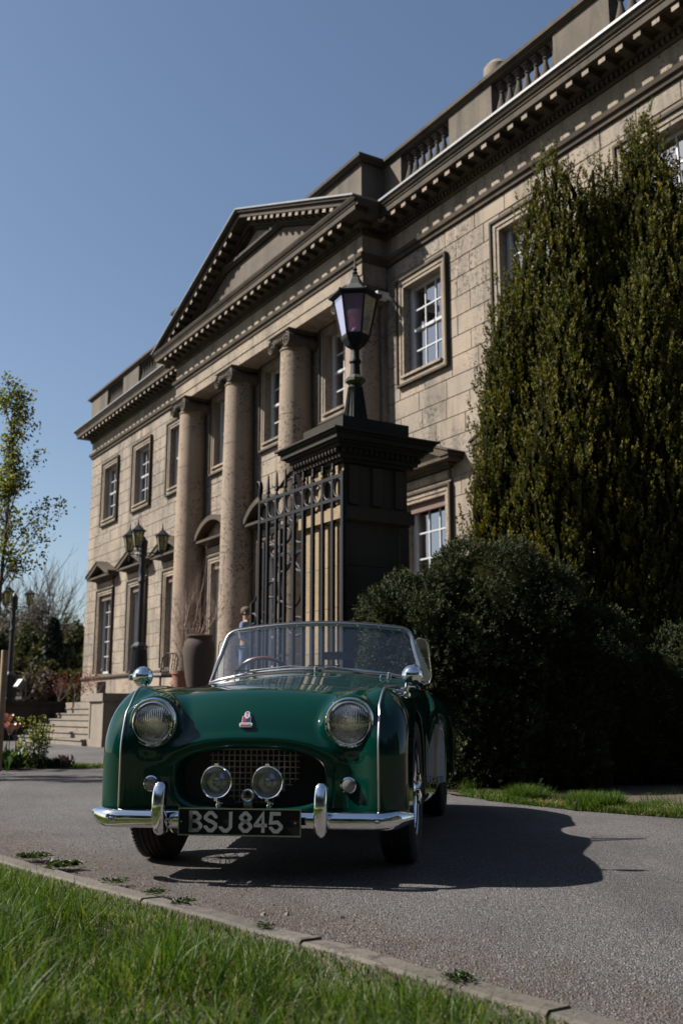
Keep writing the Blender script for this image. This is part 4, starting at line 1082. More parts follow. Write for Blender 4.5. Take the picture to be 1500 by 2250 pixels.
b.build('bare_shrub', M['twig'], None, (pq.x+.1, pq.y, TER+.45), label='leafless pinkish shrub in a pot in front of the first column', cat='shrub')
# patio chair, mostly hidden behind the wing mirror
Yc = 21.0; pc = at(352, 1500, Yc); ch = empty('patio_chair', (pc.x, pc.y, TER), R(-35), label='dark metal garden chair with a pale cushion behind the car mirror', cat='chair')
for sx in (-1, 1):
    for sy in (-1, 1):
        b = MB(); b.tube([(sx*.21, sy*.2, 0), (sx*.2, sy*.19, .44)], .014, 6); b.build('leg', M['iron'], ch)
b = MB(); b.box(-.23, .23, -.22, .22, .43, .46); b.build('seat', M['iron'], ch)
b = MB(); b.box(-.21, .21, -.2, .2, .462, .51); b.build('cushion', M['curtain'], ch)
b = MB(); b.tube([(-.21, .2, .44), (-.22, .26, .82), (-.12, .28, .92), (.12, .28, .92), (.22, .26, .82), (.21, .2, .44)], .015, 6)
for k in range(5): b.tube([(-.14+.07*k, .21, .46), (-.14+.07*k, .275, .9)], .008, 5)
b.build('backrest', M['iron'], ch)
# ---------------------------------------------------------------- vintage open sports car
PSI = R(8.7)
CO = Vector((-0.390, 4.21, 0))
def paint():
    m = NT('green_car_paint'); p = m.coord()
    c = m.mix(m.ramp(m.noise(p, 2.5, 3), [(.3, 0.0), (.7, 1.0)]), (.0004,.0215,.0150), (.0005,.0235,.0165))
    cr = m.ramp(m.noise(p, 9, 6, .75), [(.35, .008), (.75, .07)])
    return m.done(m.bsdf(c, .6, 0.0, .0, None, Coat_Weight=1.0, Coat_Roughness=cr, Coat_IOR=1.45))
M['paint'] = paint()
M['chrome'] = simple('chrome', (.78,.79,.80), .035, 1.0)
M['chrome2'] = simple('satin_aluminium', (.42,.43,.44), .28, 1.0)
M['guard'] = simple('dull_stone_guard', (.16,.14,.125), .4, .6)
M['rubber'] = simple('black_rubber', (.012,.012,.013), .75, nz=.3, nscale=60, bumpk=.3)
M['blackpaint'] = simple('black_enamel', (.006,.007,.008), .25)
M['matte'] = simple('matt_black', (.006,.006,.006), .9)
M['leather'] = simple('black_leather', (.012,.012,.013), .45, bumpk=.2, nscale=30)
M['grille'] = simple('shade_toned_grille_metal', (.085,.075,.055), .5, .6)  # metal colour lowered to carry the shade inside the mouth
M['wscreen'] = glass_mat('windscreen_glass', (.86,.90,.93), 1.0, 1.5, 0.0, .035, (.35,.48,.72))
M['lens'] = glass_mat('clear_lens', (.97,.98,.99), 1.0, 1.5, 0.0)
M['reflector'] = simple('lamp_reflector', (.8,.8,.8), .22, 1.0)
M['platewhite'] = simple('silver_characters', (.26,.265,.27), .42, .3)
M['wood'] = simple('steering_wheel_wood', (.10,.025,.012), .25, Coat_Weight=.6)
M['red'] = simple('badge_red', (.35,.01,.012), .3); M['navy'] = simple('badge_blue', (.01,.015,.07), .3); M['badge'] = simple('badge_enamel', (.55,.55,.56), .25, .5)
car = empty('sports_car', CO, -PSI, label='dark green vintage open sports car parked on the tarmac', cat='car')

def sm_tab(pts, sig=.05, lo=-.3, hi=4.3):
    xs = np.arange(lo, hi, .002); ys = np.interp(xs, [p[0] for p in pts], [p[1] for p in pts])
    n = int(sig*4/.002); k = np.exp(-.5*((np.arange(-n, n+1)*.002)/sig)**2); k /= k.sum()
    return xs, np.convolve(np.pad(ys, n, mode='edge'), k, 'valid')
def smin(a, b, k):
    h = np.clip(.5+.5*(b-a)/k, 0, 1); return b*(1-h)+a*h-k*h*(1-h)
def smax(a, b, k): return -smin(-a, -b, k)
def rmax(a, b, r_): return np.minimum(np.maximum(a, b), -r_)+np.hypot(np.maximum(a+r_, 0), np.maximum(b+r_, 0))
T_top = sm_tab([(-.2,.69),(.1,.715),(.3,.758),(.5,.783),(.7,.800),(1.0,.830),(1.3,.858),(1.5,.882),(1.65,.885),(2.4,.86),(2.8,.86),(3.1,.82),(3.4,.72),(3.6,.58),(3.8,.40)])
T_hw = sm_tab([(-.2,.50),(.3,.52),(.8,.54),(1.2,.59),(1.5,.62),(2.4,.62),(2.9,.58),(3.4,.50),(3.7,.40)], .08)
W_top = sm_tab([(-.2,.74),(.12,.748),(.3,.772),(.55,.785),(.75,.782),(.95,.765),(1.15,.72),(1.35,.645),(1.55,.56),(1.75,.47),(1.95,.38),(2.1,.30),(2.3,.2)], .05)
R_top = sm_tab([(1.9,.1),(2.2,.30),(2.35,.52),(2.5,.67),(2.65,.755),(2.85,.785),(3.05,.765),(3.25,.69),(3.45,.58),(3.65,.44),(3.8,.30)], .05)
D_cut = sm_tab([(1.4,1.2),(1.62,1.1),(1.72,.80),(1.85,.69),(2.05,.655),(2.25,.67),(2.38,.80),(2.5,1.1)], .04)
def I(t, y): return np.interp(y, t[0], t[1])
def sdf(x, y, z):
    x = np.abs(x)
    # passenger body
    f = (z-(I(T_top, y)-.20*x**2))*.97
    yf = .092+.10*x**2
    h = rmax(f, yf-y, .21)
    h = rmax(h, x-I(T_hw, y), .10)
    h = np.maximum(h, .20-z)
    # front wing: side view top line, rounded nose, round shoulder
    wf = rmax((z-I(W_top, y))*.93, .066-y, .24)
    side = .642+.0*y-.055*np.clip((y-1.15)/.6, 0, 1)
    wf = rmax(wf, x-side, .115+.03*np.clip((z-.5)/.2, 0, 1))
    wf = rmax(wf, .41-x, .13)
    wf = np.maximum(wf, .262-z)
    wf = np.maximum(wf, y-2.3)
    d = smin(h, wf, .055)
    # rear wing
    rw = rmax((z-I(R_top, y))*.9, x-.680, .16); rw = rmax(rw, .46-x, .10); rw = rmax(rw, y-3.72, .2); rw = np.maximum(rw, .25-z)
    d = smin(d, rw, .05)
    d = rmax(d, y-3.76, .12)
    # headlamp pods
    ax_z = .616+.05*np.clip((y-.15)/.5, 0, 1.5); ax_x = .412+.02*np.clip((y-.15)/.5, 0, 1.5)
    rad_ = .113-.035*np.clip((y-.3)/.5, 0, 1)
    pod = np.hypot(x-ax_x, z-ax_z)-rad_
    pod = rmax(pod, .118-y, .012); pod = rmax(pod, y-.75, .05)
    d = smin(d, pod, .045)
    # raised rib above the mouth
    e1 = (np.abs(x/.375)**2.6+np.abs((z-.405)/.152)**2.4)**(1/2.5)
    lip = np.abs((e1-1.0)*.15)-.012
    lip = np.maximum(lip, .075-y); lip = np.maximum(lip, y-.12)
    d = d - .009*np.exp(-((e1-1.0)/.13)**2)*np.clip((z-.40)/.06, 0, 1)*np.clip((.30-y)/.1, 0, 1)
    # mouth
    zc = .396; mo = (np.abs(x/.308)**3.4+np.abs((z-zc)/np.where(z > zc, .118-.22*x**2, .118))**3.2)**(1/3.3)-1
    mo = mo*.13
    cav = np.maximum(mo, y-.24)
    d = smax(d, -cav, .022)
    # wheel arches
    wa = np.hypot(y-.72, z-.31)-.355; wa = np.maximum(wa, .42-x)
    d = smax(d, -wa, .012)
    wr = np.hypot(y-2.955, z-.31)-.345; wr = np.maximum(wr, .46-x)
    d = smax(d, -wr, .012)
    # cockpit and door cutaways
    ck = rmax(rmax(x-.505, np.abs(y-2.02)-.42, .10), .30-z, .05)
    d = smax(d, -ck, .02)
    dc = np.maximum(I(D_cut, y)-z, .40-x); dc = np.maximum(dc, np.abs(y-2.02)-.5)
    d = smax(d, -dc, .03)
    # hollow underside
    un = np.maximum(np.maximum(z-.50, x-.40), np.maximum(.30-y, y-3.5))
    d = np.maximum(d, -un)
    return d
def surface_nets(fn, lo, hi, h):
    n = [int(round((b-a)/h))+1 for a, b in zip(lo, hi)]
    ax = [lo[i]+h*np.arange(n[i]) for i in range(3)]
    G = np.empty(n, np.float32)
    for i0 in range(0, n[1], 60):
        X, Y, Z = np.meshgrid(ax[0], ax[1][i0:i0+60], ax[2], indexing='ij'); G[:, i0:i0+60, :] = fn(X, Y, Z)
    S = G < 0
    c = np.zeros([k-1 for k in n], np.int8)
    for a in (0, 1):
        for b in (0, 1):
            for d_ in (0, 1): c += S[a:n[0]-1+a, b:n[1]-1+b, d_:n[2]-1+d_]
    act = (c > 0) & (c < 8); ids = -np.ones(act.shape, np.int64); I_ = np.argwhere(act); ids[act] = np.arange(len(I_))
    P = np.zeros((len(I_), 3)); cnt = np.zeros(len(I_))
    cor = [(a, b, d_) for a in (0,1) for b in (0,1) for d_ in (0,1)]
    for u in range(8):
        for v_ in range(u+1, 8):
            if sum(abs(cor[u][k]-cor[v_][k]) for k in range(3)) != 1: continue
            g0 = G[I_[:,0]+cor[u][0], I_[:,1]+cor[u][1], I_[:,2]+cor[u][2]]; g1 = G[I_[:,0]+cor[v_][0], I_[:,1]+cor[v_][1], I_[:,2]+cor[v_][2]]
            m_ = (g0 < 0) != (g1 < 0); t = np.where(m_, g0/np.where(m_, g0-g1, 1), 0)
            for k in range(3): P[:, k] += np.where(m_, cor[u][k]+t*(cor[v_][k]-cor[u][k]), 0)
            cnt += m_
    P = (P/cnt[:, None]+I_)*h+np.array(lo)
    Q = []
    for k in range(3):
        a, b = (k+1) % 3, (k+2) % 3
        sl0 = [slice(None)]*3; sl1 = [slice(None)]*3; sl0[k] = slice(0, n[k]-1); sl1[k] = slice(1, n[k])
        A, B = S[tuple(sl0)], S[tuple(sl1)]; E_ = np.argwhere(A != B)
        E_ = E_[(E_[:, a] > 0) & (E_[:, b] > 0) & (E_[:, a] < n[a]-1) & (E_[:, b] < n[b]-1)]
        ins = A[E_[:,0], E_[:,1], E_[:,2]]
        def cell(da, db):
            q = E_.copy(); q[:, a] -= da; q[:, b] -= db; return ids[q[:,0], q[:,1], q[:,2]]
        q = np.stack([cell(1,1), cell(0,1), cell(0,0), cell(1,0)], 1)
        q[~ins] = q[~ins][:, ::-1]; Q.append(q)
    Q = np.concatenate(Q); Q = Q[(Q >= 0).all(1)]
    return P, Q
def grad(P, e=.002):
    g_ = np.stack([sdf(P[:,0]+e, P[:,1], P[:,2])-sdf(P[:,0]-e, P[:,1], P[:,2]), sdf(P[:,0], P[:,1]+e, P[:,2])-sdf(P[:,0], P[:,1]-e, P[:,2]), sdf(P[:,0], P[:,1], P[:,2]+e)-sdf(P[:,0], P[:,1], P[:,2]-e)], 1)/(2*e)
    return g_
P, Q = surface_nets(sdf, (-.72, -.0, .16), (.72, 3.84, .96), .0115)
for _ in range(4):
    g_ = grad(P); n2 = (g_**2).sum(1); st = sdf(P[:,0], P[:,1], P[:,2])/np.maximum(n2, .2)
    P = P - np.clip(st, -.006, .006)[:, None]*g_
NV = grad(P, .006); NV /= np.maximum(np.linalg.norm(NV, axis=1), 1e-6)[:, None]
cen = P[Q].mean(1); cx_, cy_, cz_ = cen[:,0], cen[:,1], cen[:,2]; ax_ = np.abs(cx_)
lab = np.zeros(len(Q), int)     # 0 shell
lab[(cy_ < .56) & (ax_ < .545)] = 1
lab[(cy_ >= .56) & (cy_ < 1.40) & (ax_ < .43) & (cz_ > .62)] = 2
lab[(ax_ >= .43) & (cy_ >= .0) & (cy_ < 1.52) & ~((cy_ < .56) & (ax_ < .545))] = 3
lab[(ax_ >= .54) & (cy_ >= 1.52) & (cy_ < 2.34)] = 4
lab[(ax_ >= .52) & (cy_ >= 2.34)] = 5
def sub(name, mask, **k):
    q = Q[mask]; used, inv = np.unique(q, return_inverse=True); me = np_mesh(name, P[used], inv.reshape(q.shape), M['paint'], smooth=True)
    try: me.normals_split_custom_set_from_vertices([tuple(v) for v in NV[used]])
    except Exception as ex: print('normals', ex)
    return link(name, me, car, **k)
sub('body_shell', lab == 0); sub('front_apron', lab == 1); sub('bonnet', lab == 2)
for s_ in (-1, 1):
    sub('front_wing', (lab == 3) & (np.sign(cx_) == s_)); sub('door', (lab == 4) & (np.sign(cx_) == s_)); sub('rear_wing', (lab == 5) & (np.sign(cx_) == s_))
def ev(x, y, z): return float(sdf(np.array([x]), np.array([y]), np.array([z]))[0])
def surf_z(x, y, z1=1.0):
    z = z1
    for _ in range(400):
        d = ev(x, y, z)
        if d < .0008: break
        z -= max(d*.6, .0008)
    return z
def surf_y(x, z, y0=-.05):
    y = y0
    for _ in range(400):
        d = ev(x, y, z)
        if d < .0008: break
        y += max(d*.6, .0008)
    return y
def surf_x(y, z, s_, x0=.8):
    x = x0
    for _ in range(400):
        d = ev(x, y, z)
        if d < .0008 or x < .3: break
        x -= max(d*.6, .0008)
    return s_*x
# shut lines as thin black seals lying in the surface
def seal(pts, r_=.0028, name='shut_line', mat=None):
    b = MB(); b.tube(pts, r_, 6); return b.build(name, mat or M['matte'], car)
bp = []
for k in range(40):
    t = k/39; x = -.43+.86*t; yy = .56-.10*(abs(x)/.43)**4*0; bp.append((x, yy, surf_z(x, yy)-.0008))
seal(bp)
for s_ in (-1, 1): seal([(s_*.43, y, surf_z(.43, y)-.0008) for y in np.linspace(.56, 1.40, 40)])
seal([(x, 1.40, surf_z(x, 1.40)-.0008) for x in np.linspace(-.43, .43, 30)])
# wing piping
for s_ in (-1, 1):
    pts = [(s_*.532, surf_y(.532, z)-.001, z) for z in np.linspace(.268, .66, 26)]
    pts += [(s_*(.532+.02*min(1, (y-.2)/.3)), y, surf_z(.532+.02*min(1, (y-.2)/.3), y)+.001) for y in np.linspace(surf_y(.532, .66)+.025, .75, 24)]
    b = MB(); b.tube(pts, .0048, 6); b.build('wing_piping', M['chrome2'], car)
    pts = [(s_*.56, y, surf_z(.56, y)+.001) for y in np.linspace(2.46, 3.5, 30)]
    b = MB(); b.tube(pts, .0048, 6); b.build('wing_piping', M['chrome2'], car)
    # stone guard on the front of the rear wing
    pts = []
for s_ in (-1, 1):
    V_ = []; n_, m_ = 10, 10
    for i in range(n_+1):
        z = .29+.30*i/n_
        for j in range(m_+1):
            x = .565+.10*j/m_*(1-.35*max(0, (i/n_-.6))/.4)
            y = 2.05
            for _ in range(300):
                d = ev(x, y, z)
                if d < .001 or y > 2.75: break
                y += max(d*.6, .001)
            V_.append((s_*x, y-.003, z))
    b = MB(); b.add(V_, [(i*(m_+1)+j, i*(m_+1)+j+1, (i+1)*(m_+1)+j+1, (i+1)*(m_+1)+j) for i in range(n_) for j in range(m_)], 0, True); b.build('stone_guard', M['guard'], car)
# bumper: shaped blade, plan curved at the ends
b = MB(); N = 48; ring = 14; vs_ = []
for i in range(N+1):
    t = -1+2*i/N; x = .665*math.sin(t*PI/2*.985)/math.sin(PI/2*.985) if False else .665*t
    y = .012*t*t + (.11*max(0, (abs(t)-.80)/.20)**1.8)
    hgt = .036*(1-.55*max(0, (abs(t)-.90)/.10)**1.5); zc = .241+.010*max(0, (abs(t)-.85)/.15)**1.2
    for k in range(ring):
        a = -PI*.5+PI*k/(ring-1)
        vs_.append((x, y+.022-.034*math.cos(a)**.8 if math.cos(a) > 0 else y+.022, zc+hgt*math.sin(a)))
fs = [(i*ring+k, i*ring+k+1, (i+1)*ring+k+1, (i+1)*ring+k) for i in range(N) for k in range(ring-1)]
fs += [(i*ring, (i+1)*ring, (i+1)*ring+ring-1, i*ring+ring-1) for i in range(N)] + [tuple(range(ring)), tuple(N*ring+k for k in range(ring))[::-1]]
b.add(vs_, fs, 0, True); bump_ = b.build('front_bumper', M['chrome'], car)
for s_ in (-1, 1):
    b = MB(); vs_ = []; ns = 22; rg = 16
    for i in range(ns+1):
        t = i/ns; z = .186+.202*t; yc = -.030-.032*math.sin(PI*t)**.8-.01*t+.02*(t > .0)*0; w_ = .0275*(1-.25*abs(2*t-1)**6)*(1 if 0 < i < ns else .6); dpt = .030
        for k in range(rg):
            a = 2*PI*k/rg; ca, sa = math.cos(a), math.sin(a)
            vs_.append((s_*.322+w_*(abs(ca)**.7)*(1 if ca > 0 else -1), yc+.012+dpt*(abs(sa)**.7)*(1 if sa > 0 else -1), z))
    fs = [(i*rg+k, i*rg+(k+1) % rg, (i+1)*rg+(k+1) % rg, (i+1)*rg+k) for i in range(ns) for k in range(rg)] + [tuple(range(rg))[::-1], tuple(ns*rg+k for k in range(rg))]
    b.add(vs_, fs, 0, True); b.build('overrider', M['chrome'], bump_)
    b = MB(); b.lathe([(.012, -.004), (.011, -.008), (.004, -.011)], 14, (s_*.535, -.008, .238), 'y'); b.build('bumper_bolt', M['chrome'], bump_)
    b = MB(); b.box(s_*.30-.02, s_*.30+.02, .03, .32, .22, .26); b.build('bumper_bracket', M['blackpaint'], bump_)
# number plate: black plate, raised border, raised characters
plate = MB(); plate.box(-.238, .244, -.058, -.052, .190, .290); PO = plate.build('number_plate', simple('matt_black_plate', (.006,.006,.007), .55, 0.0, .2), car)
b = MB(); y0, y1 = -.061, -.0585
b.box(-.241, .247, y0, y1, .287, .292); b.box(-.241, .247, y0, y1, .188, .193); b.box(-.241, -.237, y0, y1, .1931, .2869); b.box(.243, .247, y0, y1, .1931, .2869); b.build('plate_border', M['chrome2'], PO)
def stroke(mb, pts, w_, y0, y1, closed=False):
    n = len(pts); L_ = []; R_ = []
    for i in range(n):
        p = Vector(pts[i]); a = Vector(pts[i-1]) if (i > 0 or closed) else None; c = Vector(pts[(i+1) % n]) if (i < n-1 or closed) else None
        d1 = (p-a).normalized() if a is not None else None; d2 = (c-p).normalized() if c is not None else None
        if d1 is None: d1 = d2
        if d2 is None: d2 = d1
        n1 = Vector((-d1.y, d1.x)); n2 = Vector((-d2.y, d2.x)); m_ = (n1+n2); m_ = m_/max(.35, m_.length)*1.0
        m_ = m_.normalized()/max(.5, m_.normalized().dot(n1)); L_.append(p+m_*w_/2); R_.append(p-m_*w_/2)
    for i in range(n if closed else n-1):
        j = (i+1) % n
        mb.prism([(L_[i].x, L_[i].y), (R_[i].x, R_[i].y), (R_[j].x, R_[j].y), (L_[j].x, L_[j].y)], y0, y1)
def rc(x0, x1, z0, z1, c):   # chamfered loop
    return [(x0+c, z0), (x1-c, z0), (x1, z0+c), (x1, z1-c), (x1-c, z1), (x0+c, z1), (x0, z1-c), (x0, z0+c)]
def glyph(ch, W_, H_):
    c = .014; w2 = W_; m_ = H_*.52
    if ch == 'B': return [([(0, 0), (w2-c, 0), (w2, c), (w2, m_-c), (w2-c, m_), (0, m_)], False), ([(0, m_), (w2-c-.004, m_), (w2-.004, m_+c), (w2-.004, H_-c), (w2-.004-c, H_), (0, H_), (0, 0)], False), ([(0, -.0055), (0, H_+.0055)], False)]
    if ch == 'S': return [([(w2, H_-.02), (w2, H_-c), (w2-c, H_), (c, H_), (0, H_-c), (0, m_+c*.8), (c, m_+.002), (w2-c, m_-.002), (w2, m_-c*.8), (w2, c), (w2-c, 0), (c, 0), (0, c), (0, .018)], False)]
    if ch == 'J': return [([(w2, H_+.005), (w2, c), (w2-c, 0), (c, 0), (0, c), (0, .016)], False)]
    if ch == '8': return [(rc(0, w2, 0, m_, c), True), (rc(.002, w2-.002, m_, H_, c), True)]
    if ch == '4': return [([(w2*.72, -.005), (w2*.72, H_), (0, .024), (0, .022), (w2+.004, .022)], False)]
    if ch == '5': return [([(w2-.002, H_), (.003, H_), (0, m_-.002), (w2-c, m_), (w2, m_-c), (w2, c), (w2-c, 0), (c, 0), (0, c), (0, .018)], False)]
hgt = .066; x = -.190
for ch in 'BSJ 845':
    if ch == ' ': x += .020; continue
    b = MB(); gw = .041 if ch != '4' else .042
    for pts, cl in glyph(ch, gw, hgt): stroke(b, [(x+p[0], .2075+p[1]) for p in pts], .0132, -.0615, -.0582, cl)
    b.build('character', M['platewhite'], PO); x += gw+.0185
b = MB(); 
for x in (-.228, .225): b.lathe([(.004, -.0585), (.004, -.062), (.0, -.063)], 8, (x, 0, .24), 'y')
b.build('plate_screw', M['chrome2'], PO)
b = MB(); b.box(-.20, .20, -.05, -.03, .20, .28); b.build('plate_backing', M['blackpaint'], PO)
# headlamps
def lens_mat():
    m = NT('fluted_headlamp_glass'); co = m.coord()
    wv = m.n('ShaderNodeTexWave', wave_type='BANDS', bands_direction='X'); wv.inputs['Scale'].default_value = 38; m.l(co, wv.inputs['Vector'])
    bmp = m.bump(wv.outputs['Fac'], .6, .006)
    t = m.n('ShaderNodeBsdfTransparent'); t.inputs[0].default_value = (.75,.77,.78,1)
    g1 = m.n('ShaderNodeBsdfGlossy'); g1.inputs['Roughness'].default_value = .10; m.l(bmp, g1.inputs['Normal']); g1.inputs[0].default_value = (.8,.8,.8,1)
    g2 = m.n('ShaderNodeBsdfGlossy'); g2.inputs['Roughness'].default_value = .02
    fr = m.n('ShaderNodeFresnel'); fr.inputs[0].default_value = 1.5
    d = m.n('ShaderNodeBsdfTranslucent'); d.inputs[0].default_value = (.5,.5,.5,1); m.l(bmp, d.inputs['Normal'])
    m0 = m.n('ShaderNodeMixShader'); m0.inputs[0].default_value = .35; m.l(t.outputs[0], m0.inputs[1]); m.l(g1.outputs[0], m0.inputs[2])
    mx = m.n('ShaderNodeMixShader'); m.l(fr.outputs[0], mx.inputs[0]); m.l(m0.outputs[0], mx.inputs[1]); m.l(g2.outputs[0], mx.inputs[2])
    return m.done(mx.outputs[0])
M['headlens'] = lens_mat()
for s_ in (-1, 1):
    c = (s_*.412, .118, .616)
    b = MB(); b.lathe([(.102, .0), (.104, -.010), (.101, -.022), (.096, -.028), (.092, -.027), (.0905, -.020), (.088, -.020), (.086, -.026), (.082, -.028), (.079, -.024), (.078, -.012)], 48, c, 'y', cap=False)
    hd = b.build('headlamp', M['chrome'], car)
    b = MB(); pr = [(.079*math.sin(a), -.020-.020*(math.cos(a)-math.cos(1.2))/(1-math.cos(1.2))) for a in [1.2*(1-k/10) for k in range(11)]]
    pr = [(r_*1.0/math.sin(1.2) if False else r_/math.sin(1.2), y) for r_, y in pr]
    pr[-1] = (.0005, pr[-1][1]); b.lathe([(r_, y) for r_, y in pr], 40, c, 'y', cap=False); b.build('lens', M['headlens'], hd)
    b = MB(); b.lathe([(.080, -.010), (.074, .006), (.06, .026), (.035, .042), (.012, .048), (.0005, .049)], 36, c, 'y', cap=False); b.build('reflector', M['reflector'], hd)
    b = MB(); b.lathe([(.018, .045), (.018, .005), (.024, .0), (.024, -.004), (.0005, -.005)], 20, c, 'y', cap=False); b.box(c[0]-.03, c[0]+.03, c[1]-.006, c[1]-.003, c[2]-.012, c[2]+.012); b.build('bulb_shield', M['chrome2'], hd)
    # side lamps
    ys = surf_y(.408, .372); c = (s_*.408, ys, .372)
    b = MB(); b.lathe([(.036, .004), (.036, -.006), (.032, -.014), (.027, -.016), (.025, -.010)], 32, c, 'y', cap=False); sl = b.build('side_lamp', M['chrome'], car)
    b = MB(); b.lathe([(.026, -.008), (.024, -.018), (.018, -.020), (.017, -.024), (.012, -.025), (.011, -.029), (.0005, -.031)], 28, c, 'y', cap=False)
    b.build('lens', simple('ribbed_side_lens', (.26,.25,.25), .12, .5), sl)
    # driving lamps in the mouth
    c = (s_*.103+.0, -.01, .387)
    b = MB(); b.lathe([(.0005, .075), (.02, .072), (.045, .05), (.060, .015), (.0645, .0), (.0645, -.006), (.061, -.010), (.058, -.008), (.057, -.002)], 40, c, 'y', cap=False)
    dl = b.build('driving_lamp', M['chrome'], car)
    b = MB(); b.lathe([(.057, -.005), (.046, -.011), (.025, -.0145), (.0005, -.016)], 36, c, 'y', cap=False); b.build('lens', M['lens'], dl)
    b = MB(); b.lathe([(.0575, .0), (.052, .012), (.04, .024), (.02, .031), (.0005, .033)], 36, c, 'y', cap=False); b.build('reflector', M['reflector'], dl)
    b = MB(); b.lathe([(.013, .03), (.013, .012), (.016, .010), (.016, -.002), (.006, -.006), (.0005, -.006)], 20, c, 'y', cap=False); b.build('bulb_cap', M['chrome2'], dl)
    b = MB(); b.box(c[0]-.008, c[0]+.008, c[1]-.010, c[1]+.004, c[2]+.060, c[2]+.072); b.build('rim_clip', M['chrome'], dl)
    b = MB(); b.box(c[0]-.007, c[0]+.007, c[1]-.010, c[1]+.04, c[2]-.072, c[2]-.060)
    b.tube([(c[0], c[1]+.03, c[2]-.05), (c[0], c[1]+.03, .268)], .008, 8); b.lathe([(.012, 0), (.012, .008)], 6, (c[0], c[1]+.03, .292)); b.lathe([(.010, 0), (.010, .006)], 6, (c[0]+.012, c[1]+.02, .302)); b.build('lamp_bracket', M['chrome'], dl)
# valance tray, grille mesh and towing eye
b = MB(); b.box(-.27, .27, .02, .12, .262, .272); b.build('lamp_bar', M['blackpaint'], car)
gm = MB(); gy = .205
for k in range(-14, 15):
    x = k*.0235+.008
    if abs(x) > .185: continue
    zt = .505-.35*x*x; gm.box(x-.0022, x+.0022, gy-.006, gy, .29+max(0, abs(x)-.07)*.9, zt)
for k in range(10):
    z = .295+k*.0235; hw = min(.19, .075+max(0, z-.29)*1.15)
    gm.box(-hw, hw, gy-.0085, gy-.0062, z-.0022, z+.0022)
gm.build('grille_mesh', M['grille'], car)
b = MB(); b.box(-.31, .31, .232, .236, .27, .53); b.build('radiator', M['matte'], car)
b = MB(); b.box(-.0, .034, .02, .026, .262, .325)
o = MB(); pts = [(.017+.022*math.cos(a*PI/10), .020, .333+.022*math.sin(a*PI/10)) for a in range(20)]; b.tube(pts, .0055, 6, closed=True); b.build('towing_eye', M['chrome2'], car)
# badge with raised enamel
by = surf_y(-.0, .628)
bz = .628; e1, e2 = surf_y(0, .60), surf_y(0, .655); tilt = math.atan2(e2-e1, .055)
bd = MB(); bx = -.018
out = [(-.022,-.036),(.022,-.036),(.027,-.031),(.027,-.02),(.019,-.018),(.018,.012),(.012,.014),(.011,.028),(.004,.035),(-.004,.035),(-.011,.028),(-.012,.014),(-.018,.012),(-.019,-.018),(-.027,-.02),(-.027,-.031)]
bd.prism(out, -.008, .004); BO = bd.build('badge', M['badge'], car, (bx, by-.002, bz), (-tilt, 0, 0))
for k in range(8):
    x = -.0145+k*.0041; b = MB(); zt = .008-.004*abs(k-3.5)*0+.012*(abs(k-3.5)/3.5)**1.2-.008; b.box(x-.0011, x+.0011, -.0095, -.0083, -.016, zt); b.build('badge_bar', M['red'] if k < 4 else M['navy'], BO)
b = MB(); b.prism([(-.022, -.033), (.022, -.033), (.019, -.0225), (-.019, -.0225)], -.0095, -.0083); b.build('badge_band', M['red'], BO)
def text_mesh(s, size, mat, parent, loc, rot=(PI/2, 0, 0), name='lettering'):
    cu = bpy.data.curves.new('lettering', 'FONT'); cu.body = s; cu.size = size; cu.align_x = 'CENTER'; cu.align_y = 'CENTER'; cu.extrude = .0004; cu.offset = size*.02; cu.resolution_u = 2
    tmp = bpy.data.objects.new('tmp', cu); COL.objects.link(tmp); dg = bpy.context.evaluated_depsgraph_get(); me = bpy.data.meshes.new_from_object(tmp.evaluated_get(dg))
    bpy.data.objects.remove(tmp); bpy.data.curves.remove(cu); me.materials.clear(); me.materials.append(mat); return link(name, me, parent, loc, rot)
text_mesh('TRIUMPH', .0085, M['badge'], BO, (0, -.0100, -.0278))
text_mesh('TR', .0095, M['red'], BO, (0, -.0088, .0265)); text_mesh('2', .011, M['red'], BO, (0, -.0088, .0155))
# wing mirrors
for s_ in (-1, 1):
    x0, y0 = s_*.600, .56; zb = surf_z(.600, y0)
    b = MB(); b.lathe([(.020, zb-.01), (.020, zb+.003), (.012, zb+.010)], 16, (x0, y0, 0)); b.tube([(x0, y0, zb+.004), (x0+s_*.004, y0-.004, zb+.022), (x0+s_*.006, y0, .79)], .0085, 10); mr = b.build('wing_mirror', M['chrome'], car)
    b = MB(); rr_ = .0485; cx2, cz2 = s_*.628, .822
    pr = [(.0005, -.036), (.014, -.0345), (.027, -.029), (.037, -.019), (.044, -.006), (.0475, .008), (.0485, .014), (.0465, .018)]
    b.lathe(pr, 36, (cx2, y0, cz2), 'y', cap=False); b.lathe([(.0465, .018), (.001, .0185)], 30, (cx2, y0, cz2), 'y', cap=False); b.build('mirror_shell', M['chrome'], mr)
# lamp tell-tale clip, washer jets and catches
b = MB(); b.sphere((.505, .20, .690), .011, 10, 8); b.tube([(.505, .20, .69), (.52, .22, .66), (.522, .22, .63)], .003, 5); b.build('marker_stud', M['chrome'], car)
b = MB()
for x, y in ((.40, 1.44), (-.40, 1.44)): z = surf_z(x, y); b.tube([(x-.018, y, z), (x-.012, y, z+.014), (x+.012, y, z+.014), (x+.018, y, z)], .0035, 6)
b.build('bonnet_catch', M['chrome'], car)
# windscreen: outline in (x, z); curved in plan
def ws_y(x, z): return 1.56+.09*(x/.6)**2*.9+.42*(z-.885)
def sc_z(x): return .893-.19*x*x
top = []
def wsn(x): return 1.152-.06*(abs(x)/.55)**2.4
outer = []
for k in range(25): x = -.595+1.19*k/24; outer.append((x, sc_z(x)))
